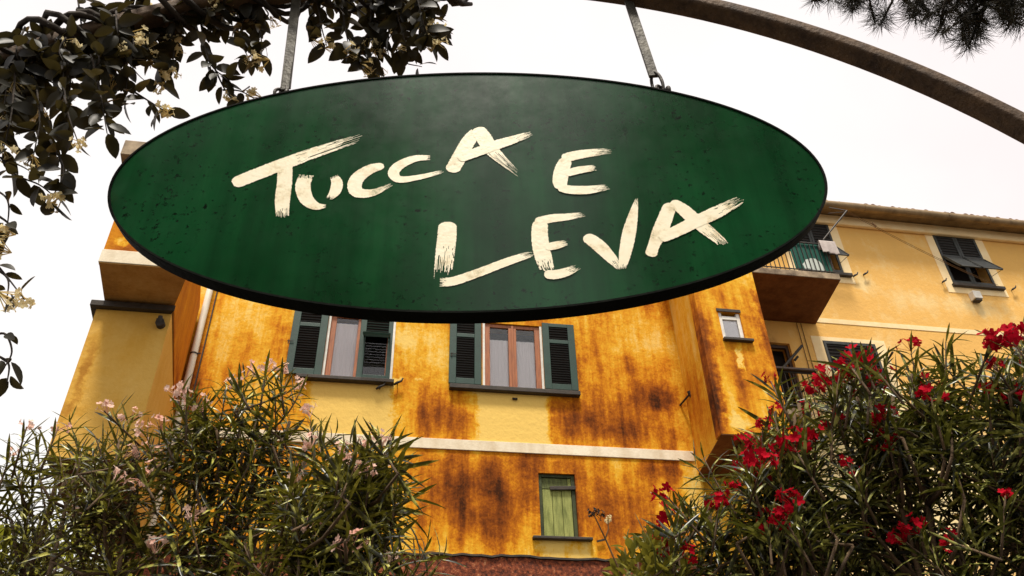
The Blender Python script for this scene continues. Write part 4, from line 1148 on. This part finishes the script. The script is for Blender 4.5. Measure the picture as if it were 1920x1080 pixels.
oleander(foot_at(1610, 3.6), [blob(1620, 850, 3.6, 130, 150, 80), blob(1615, 735, 3.55, 75, 55, 28), blob(1735, 740, 3.55, 60, 70, 30), blob(1600, 1020, 3.5, 150, 90, 36)], 'red oleander with a dense bunch of flowers below the shuttered window', MT['red'], MT['ole_leaf_red'], 15, GR, 300,
         [(1590, 680, 3.3, 1.1), (1615, 670, 3.3, 1.0), (1640, 690, 3.3, 1.0), (1575, 700, 3.3, 1.1), (1600, 715, 3.3, 1.2), (1630, 720, 3.3, 1.2), (1545, 705, 3.35, 1.0), (1530, 730, 3.35, 1.0), (1560, 725, 3.3, 1.0), (1655, 710, 3.3, 1), (1560, 790, 3.3, .8), (1500, 825, 3.2, 1.1), (1530, 820, 3.2, 1.0), (1490, 840, 3.2, 1), (1655, 780, 3.3, .9), (1640, 810, 3.3, .8), (1650, 840, 3.3, .9), (1670, 830, 3.3, .7), (1745, 745, 3.4, .9), (1690, 1010, 3.2, .9), (1610, 890, 3.2, .6), (1590, 870, 3.2, .7)], 0.13)
oleander(foot_at(1850, 3.5), [blob(1840, 830, 3.5, 130, 160, 84), blob(1890, 720, 3.5, 70, 80, 26), blob(1830, 1030, 3.4, 140, 90, 36)], 'tallest red oleander at the right edge', MT['red'], MT['ole_leaf_red'], 16, GR, 300,
         [(1875, 635, 3.3, 1.1), (1900, 640, 3.3, 1.1), (1918, 630, 3.3, 1.1), (1855, 650, 3.35, 0.8), (1895, 740, 3.3, .9), (1912, 755, 3.3, .9), (1868, 690, 3.3, .7), (1850, 730, 3.3, .6), (1780, 1015, 3.2, .8), (1885, 930, 3.2, .6)], 0.13)

# ------------------------------------------------------------------ low bushes at the bottom edge
def leafy_bush(name, base, c, rad, n, mat, label, seed, L=(0.05, 0.08), limit=120, cat='shrub'):
    rnd = random.Random(seed); t = thing(name, base, label, cat); st = MB(); lv = []
    base = Vector(base); c = Vector(c)
    for k in range(9):
        tip = c + Vector((rnd.uniform(-.7, .7) * rad[0], rnd.uniform(-.7, .7) * rad[1], rnd.uniform(-.2, .7) * rad[2]))
        mid = base.lerp(tip, 0.55) + Vector((0, 0, 0.1)); st.tube([base, mid, tip], [0.014, 0.009, 0.003], 5)
    for k in range(n):
        while True:
            q = Vector((rnd.uniform(-1, 1), rnd.uniform(-1, 1), rnd.uniform(-1, 1)))
            if q.length < 1: break
        p = c + Vector((q.x * rad[0], q.y * rad[1], q.z * rad[2]))
        d = (q + Vector((0, 0, 0.6)) + rv(rnd, 0.5)).normalized()
        lv.append((frame(p, d, Vector((0, 0, 1)) + rv(rnd, 0.4), rnd.uniform(*L)), rnd.randint(0, 2)))
    st.build('stem', MT['bark'], t, smooth=True)
    emit_leaves(lv, JAS, mat, t, limit)
pA = atd(60, 1085, 5.0)
leafy_bush('lime_bush', (pA.x, pA.y, 0), pA - Vector((0, 0, 0.05)), (0.5, 0.4, 0.28), 900, MT['lime_leaf'], 'lime green bush at the bottom left corner', 51)
pB = atd(1215, 1065, 3.0)
leafy_bush('small_bush', (pB.x, pB.y, 0), pB - Vector((0, 0, 0.06)), (0.13, 0.13, 0.17), 420, MT['yell_leaf'], 'small yellowing bush at the foot of the leaning oleander', 52, (0.03, 0.055))
# dry weed stalk
w0 = atd(1165, 1078, 2.9); w1 = atd(1135, 1010, 2.9); w2_ = atd(1112, 962, 2.9)
wd = thing('dry_weed', (w0.x, w0.y, 0), 'thin dry weed stalk in front of the wall beside the small window', 'weed')
m = MB(); m.tube([(w0.x + 0.02, w0.y, 0), w0, w1, w2_], [0.006, 0.004, 0.003, 0.002], 6); q = atd(1140, 975, 2.92); m.tube([w1, (w1 + q) / 2 + Vector((0.006, 0, 0)), q], [0.0025, 0.002, 0.0015], 5); m.build('stalk', MT['straw'], wd)
rnd = random.Random(8)
def seedhead(c, r, n, mat):
    m = MB()
    for k in range(n):
        d = Vector((rnd.gauss(0, 1), rnd.gauss(0, 1), rnd.gauss(0.2, 0.6))).normalized() * r * rnd.uniform(0.4, 1)
        m.tube([c, c + d], [0.001, 0.0008], 3); blossom(m, c + d, d, 0.006, rnd)
    m.build('seed_head', mat, wd)
seedhead(w2_, 0.035, 16, MT['bark_dark']); seedhead(w2_ + Vector((0.025, 0, -0.01)), 0.02, 10, MT['bark_dark']); seedhead(q, 0.018, 10, MT['jas_fl'])

# ------------------------------------------------------------------ star jasmine on the arch
rnd = random.Random(77)
jas = thing('jasmine_vine', sp3(AC[0] - AR, 0, 0) - Vector((0, 0, sp3(0, 0, 0).z)), 'star jasmine with dark leaves and cream blossoms climbing over the arch', 'vine')
jl = []; jst = MB()
jtr = truss_meshes(MT['jas_fl'], 4, 9, 0.028, 0.0095, 5, cup=0.2)
def twig(pts, leafy=1.0, fl=0.5, Ls=(0.046, 0.072), off=0.0, sp=0.026):
    """pts in pixels with distance offset from the arch plane"""
    P = [sp3(*on_sign(px, py, o), o) for (px, py, o) in pts]
    Q = catmull([tuple(p) for p in P], 6)
    Q = [Vector(q) for q in Q]
    jst.tube(Q, [0.0030 - 0.0018 * i / max(1, len(Q) - 1) for i in range(len(Q))], 5)
    L = sum((Q[i + 1] - Q[i]).length for i in range(len(Q) - 1))
    n = max(1, int(L / sp))
    for i in range(n):
        s = (i + 0.6) / n * (len(Q) - 1); j = min(int(s), len(Q) - 2); f = s - j
        p = Q[j].lerp(Q[j + 1], f); d = (Q[j + 1] - Q[j]).normalized()
        if rnd.random() > leafy: continue
        a = rnd.uniform(0, 6.28); x = d.orthogonal().normalized(); y = d.cross(x); o_ = x * math.cos(a) + y * math.sin(a)
        for sg in (1, -1):
            if rnd.random() < 0.1: continue
            ld = (o_ * sg + d * 0.5 + Vector((0, 0, -0.4)) + rv(rnd, 0.42)).normalized()
            jl.append((frame(p + ld * 0.006, ld, SN + rv(rnd, 0.8), rnd.uniform(*Ls)), rnd.randint(0, 2)))
    if rnd.random() < fl:
        e = Q[-1]; d = Vector((0, 0, -0.3)) + rv(rnd, 0.7); d.normalize()
        inst('flower_cluster', rnd.choice(jtr), Matrix.Translation(e) @ d.to_track_quat('Z', 'Y').to_matrix().to_4x4() @ Matrix.Scale(rnd.uniform(0.8, 1.3), 4), jas)

def arch_px(px):
    """height in the picture of the arch's middle at a given column on the left limb"""
    t = [(-60, 150), (0, 118), (74, 95), (185, 58), (307, 24), (400, 3), (555, -16), (700, -40), (850, -45)]
    for (a, b2), (c, d) in zip(t, t[1:]):
        if a <= px <= c: return b2 + (d - b2) * (px - a) / (c - a)
    return 130
# old stems winding along the arch
for s in range(7):
    pts = []
    for i in range(60):
        px = -120 + i * 17
        a = i * (0.35 + 0.06 * s) + s * 0.9
        u, v = on_sign(px, arch_px(max(-60, min(850, px))), -0.03)
        r = AW + 0.012 + 0.02 * (s % 3)
        rad = Vector((u - AC[0], 0, v - AC[1])).normalized()
        p = sp3(u, v, -0.03) + (SU * rad.x + SV * rad.z) * (r * math.cos(a)) + SN * (r * 1.15 * math.sin(a))
        pts.append(p)
    jst.tube(pts, [0.006 + 0.005 * rnd.random() for _ in pts], 6)
# explicit hanging sprays (read from the picture), pixels + offset towards the viewer
E_ = [
    [(60, 130, .0), (70, 220, .03), (60, 300, .05)], [(120, 120, .05), (130, 200, .07), (150, 270, .08)], [(170, 100, .06), (190, 180, .08), (205, 250, .09)],
    [(30, 130, .05), (20, 220, .07), (10, 280, .06)], [(90, 260, .04), (115, 320, .04), (95, 380, .04)], [(0, 300, .05), (30, 330, .05), (75, 350, .05), (100, 370, .05)],
    [(230, 80, .05), (240, 130, .06), (230, 200, .06)], [(280, 60, .05), (290, 110, .05), (300, 160, .04)], [(250, 170, .05), (285, 195, .05), (310, 215, .05)],
    [(330, 55, .04), (320, 110, .03), (316, 140, .03)], [(380, 40, .04), (395, 110, .05), (430, 150, .05)], [(400, 130, .04), (420, 165, .02), (440, 185, .0)],
    [(455, 20, .03), (450, 70, .05), (465, 110, .05)], [(470, 15, .03), (485, 60, .05), (490, 115, .05)], [(400, 40, .0), (440, 50, .0), (480, 30, .03), (515, 35, .03)],
    [(420, 165, .0), (450, 175, -.02), (478, 180, -.04)], [(590, -10, .05), (600, 50, .05), (610, 90, .04)], [(640, -10, .04), (650, 50, .05), (660, 100, .05)],
    [(700, -20, .02), (690, 50, .03), (670, 110, .0)], [(740, -20, .05), (750, 40, .05), (765, 100, .02)], [(780, -20, .03), (795, 40, .05), (815, 85, .05)], [(800, -20, .03), (810, 20, .05), (815, 60, .05)],
    [(660, 90, .0), (690, 110, -.02), (710, 135, -.04)], [(740, 80, .0), (760, 110, -.03), (790, 130, -.04)], [(610, 10, .0), (580, 40, .02), (590, 80, .03)], [(690, 30, .0), (730, 60, .02), (700, 85, .0)],
    [(-20, 350, .05), (10, 380, .05), (18, 430, .05)], [(-10, 400, .04), (15, 430, .04), (5, 470, .04)], [(-15, 480, .05), (10, 520, .05), (45, 560, .05)], [(-20, 500, .05), (15, 520, .05), (10, 560, .05)],
    [(-20, 630, .05), (15, 625, .05), (25, 665, .05), (5, 690, .05)], [(-20, 660, .04), (20, 680, .04), (12, 720, .04)],
    [(640, -10, 0), (710, 60, 0), (690, 120, 0)], [(770, 20, 0), (740, 55, 0), (715, 100, -.02)],
]
for e in E_:
    far = e[0][0] < 0 and e[0][1] > 330
    twig([(x + rnd.uniform(-5, 5), y + rnd.uniform(-5, 5), o) for x, y, o in [(x_, y_, o_ - (0.10 if x_ > 225 else 0.0)) for x_, y_, o_ in e]], 0.9, 0.75, (0.032, 0.05) if far else (0.045, 0.066), sp=0.045 if far else 0.026)
# dense growth over the arch itself
for k in range(50):
    r = rnd.random()
    if r < 0.45: px = rnd.uniform(-40, 200); dl = rnd.uniform(20, 140)
    elif r < 0.62: px = rnd.uniform(180, 340); dl = rnd.uniform(20, 85)
    elif r < 0.72: px = rnd.uniform(360, 500); dl = rnd.uniform(20, 70)
    else: px = rnd.uniform(585, 815); dl = rnd.uniform(30, 120)
    py = arch_px(px) + rnd.uniform(-50, 30)
    if px < 200 and rnd.random() < 0.35: py -= rnd.uniform(20, 70)
    o0 = rnd.uniform(-0.12, 0.09) - (0.09 if px > 225 else 0)
    twig([(px, py, o0), (px + rnd.uniform(-25, 25), py + dl * 0.5, o0 + rnd.uniform(-.03, .04)), (px + rnd.uniform(-35, 35), py + dl, o0 + rnd.uniform(-.04, .05))], 0.85, 0.55)
for k in range(30):
    px = rnd.uniform(-60, 330) if k % 4 else rnd.uniform(330, 500)
    py = arch_px(px) + rnd.uniform(-28, 22); o0 = rnd.uniform(-0.09, 0.03)
    twig([(px, py, o0), (px + rnd.uniform(15, 40), py + rnd.uniform(-25, 10), o0 + rnd.uniform(-.02, .03)), (px + rnd.uniform(40, 75), py + rnd.uniform(-30, 15), o0 + rnd.uniform(-.03, .03))], 0.9, 0.35)
jst.tube([sp3(*on_sign(a, b, o), o) for a, b, o in ((-60, 150, 0.0), (-75, 240, .04), (-50, 340, .05), (-25, 400, .045), (-40, 480, .05), (-22, 520, .05), (-45, 600, .05), (-20, 640, .05), (-30, 700, .04))], 0.005, 6)
jst.build('stem', MT['bark_dark'], jas, smooth=True)
jl = [l for l in jl if not (505 < to_px(l[0].translation + Vector(l[0].col[1][:3]) * 0.6)[0] < 578 and to_px(l[0].translation)[1] > 12)]
emit_leaves(jl, JAS, MT['jas_leaf'], jas, 300)

# ------------------------------------------------------------------ pine, upper right
rnd = random.Random(19)
PD = 5.2
pt0 = atd(2300, -250, 6.2)
pine = thing('pine_tree', (pt0.x, pt0.y, 0), 'pine with dark needle tufts hanging into the top right corner', 'tree')
m = MB(); m.tube([(pt0.x, pt0.y, 0), (pt0.x + 0.05, pt0.y, 2.5), (pt0.x - 0.05, pt0.y + 0.1, 5), (pt0.x, pt0.y, 7.5), (pt0.x + 0.05, pt0.y, 9)], [0.2, 0.17, 0.14, 0.10, 0.05], 12); m.build('trunk', MT['bark'], pine, smooth=True)
br = MB()
tuft_me = []
for v in range(4):
    mb = MB()
    for k in range(95):
        d = Vector((rnd.gauss(0, 0.75), rnd.gauss(0, 0.75), rnd.uniform(-0.25, 1.0))).normalized()
        base = Vector((0, 0, rnd.uniform(-0.08, 0.01))); L = rnd.uniform(0.08, 0.14)
        s = d.orthogonal().normalized() * 0.0011; t2 = d.cross(s).normalized() * 0.0011
        bendv = Vector((0, 0, -0.012))
        mid = base + d * L * 0.55; tip = base + d * L + bendv
        mb.add([base + s, base - s * 0.5 + t2, base - s * 0.5 - t2, mid + s, mid - s * 0.5 + t2, mid - s * 0.5 - t2, tip], [(0, 1, 4, 3), (1, 2, 5, 4), (2, 0, 3, 5), (3, 4, 6), (4, 5, 6), (5, 3, 6)])
    # bud scales
    mb.tube([(0, 0, -0.09), (0, 0, -0.04), (0, 0, 0.015)], [0.004, 0.008, 0.004], 6)
    tuft_me.append(mb.mesh('needle_tuft', MT['pine_leaf'], False))
main = [atd(2250, -200, 6.0), atd(2050, -140, 5.6), atd(1850, -90, 5.3), atd(1650, -70, 5.2), atd(1500, -40, 5.2)]
br.tube([Vector((pt0.x, pt0.y, main[0].z - 0.5))] + main, [0.06, 0.05, 0.035, 0.026, 0.016, 0.008], 8)
def pine_twig(px, py, D):
    tip = atd(px, py, D)
    start = min(main[1:], key=lambda p: (p - tip).length + abs(rnd.gauss(0, 0.15)))
    st2 = start.lerp(rnd.choice(main[1:]), 0.3)
    mid = st2.lerp(tip, 0.5) + Vector((rnd.uniform(-.05, .05), rnd.uniform(-.05, .05), -0.05))
    br.tube([st2, mid, tip], [0.010, 0.007, 0.004], 5)
    d = (tip - mid).normalized() + Vector((0, 0, -0.1)) + rv(rnd, 0.25)
    for (p, sc_) in ((tip, 1.0), (mid.lerp(tip, 0.62), 0.8)):
        inst('needle_tuft', rnd.choice(tuft_me), Matrix.Translation(p) @ d.normalized().to_track_quat('Z', 'Y').to_matrix().to_4x4() @ Matrix.Rotation(rnd.uniform(0, 6), 4, 'Z') @ Matrix.Scale(sc_ * rnd.uniform(0.8, 1.1), 4), pine)
for (px, py) in [(1535, -6), (1560, 0), (1585, 12), (1600, 25), (1640, 42), (1655, 48), (1700, -15), (1715, 15), (1735, 42), (1745, 25), (1757, 55), (1772, 62), (1790, 40), (1800, 72), (1820, 92), (1818, 84), (1835, 70), (1850, 45), (1880, 40), (1893, 55), (1905, 30), (1915, 45), (1840, 15), (1870, 10), (1770, 5), (1800, 15), (1900, 5), (1620, -8), (1660, -10), (1740, -10), (1860, -10), (1910, -8), (1825, 45), (1780, 25), (1935, 40), (1950, 20), (1575, -12), (1610, 5), (1925, 15), (1705, 35)]:
    pine_twig(px + rnd.uniform(-6, 6), py + rnd.uniform(-5, 5) - 2, PD + rnd.uniform(-.35, .35))
br.build('branch', MT['bark_dark'], pine, smooth=True)

# ------------------------------------------------------------------ trees behind the viewer (seen only as reflections in the sign's paint)
def broad_tree(base, crown, rad, n, label, seed):
    rnd = random.Random(seed); t = thing('broadleaf_tree', base, label, 'tree', 'trees opposite the house')
    base = Vector(base); c = Vector(crown)
    m = MB(); m.tube([base, base + Vector((0.05, 0, 2)), c - Vector((0, 0, rad[2] * 0.4)), c + Vector((0, 0, rad[2] * 0.6))], [0.22, 0.18, 0.13, 0.04], 10)
    for k in range(12):
        a = rnd.uniform(0, 6.28); q = c + Vector((math.cos(a) * rad[0] * .7, math.sin(a) * rad[1] * .7, rnd.uniform(-.5, .7) * rad[2])); s0 = Vector((c.x, c.y, q.z - rad[2] * 0.35))
        m.tube([s0, s0.lerp(q, 0.5) + Vector((0, 0, 0.1)), q], [0.06, 0.04, 0.015], 6)
    m.build('trunk', MT['bark'], t, smooth=True)
    lv = []
    for k in range(n // 12):
        while True:
            q = Vector((rnd.uniform(-1, 1), rnd.uniform(-1, 1), rnd.uniform(-1, 1)))
            if q.length < 1: break
        p0 = c + Vector((q.x * rad[0], q.y * rad[1], q.z * rad[2]))
        for i in range(12):
            p = p0 + rv(rnd, 0.16); lv.append((frame(p, rv(rnd) + Vector((0, 0, -0.3)), rv(rnd) + Vector((0, 0, 1)), rnd.uniform(0.12, 0.22)), rnd.randint(0, 2)))
    emit_leaves(lv, JAS, MT['tree_leaf'], t, 0, stuff='crown')
broad_tree((-3.9, -4.2, 0), (-3.75, -4.2, 6.9), (2.6, 1.9, 3.3), 15000, 'leafy tree across the path, left of the gap mirrored in the sign', 91)
broad_tree((2.1, -4.2, 0), (2.3, -4.2, 6.9), (1.6, 1.6, 3.3), 9600, 'leafy tree across the path, right of the gap mirrored in the sign', 92)
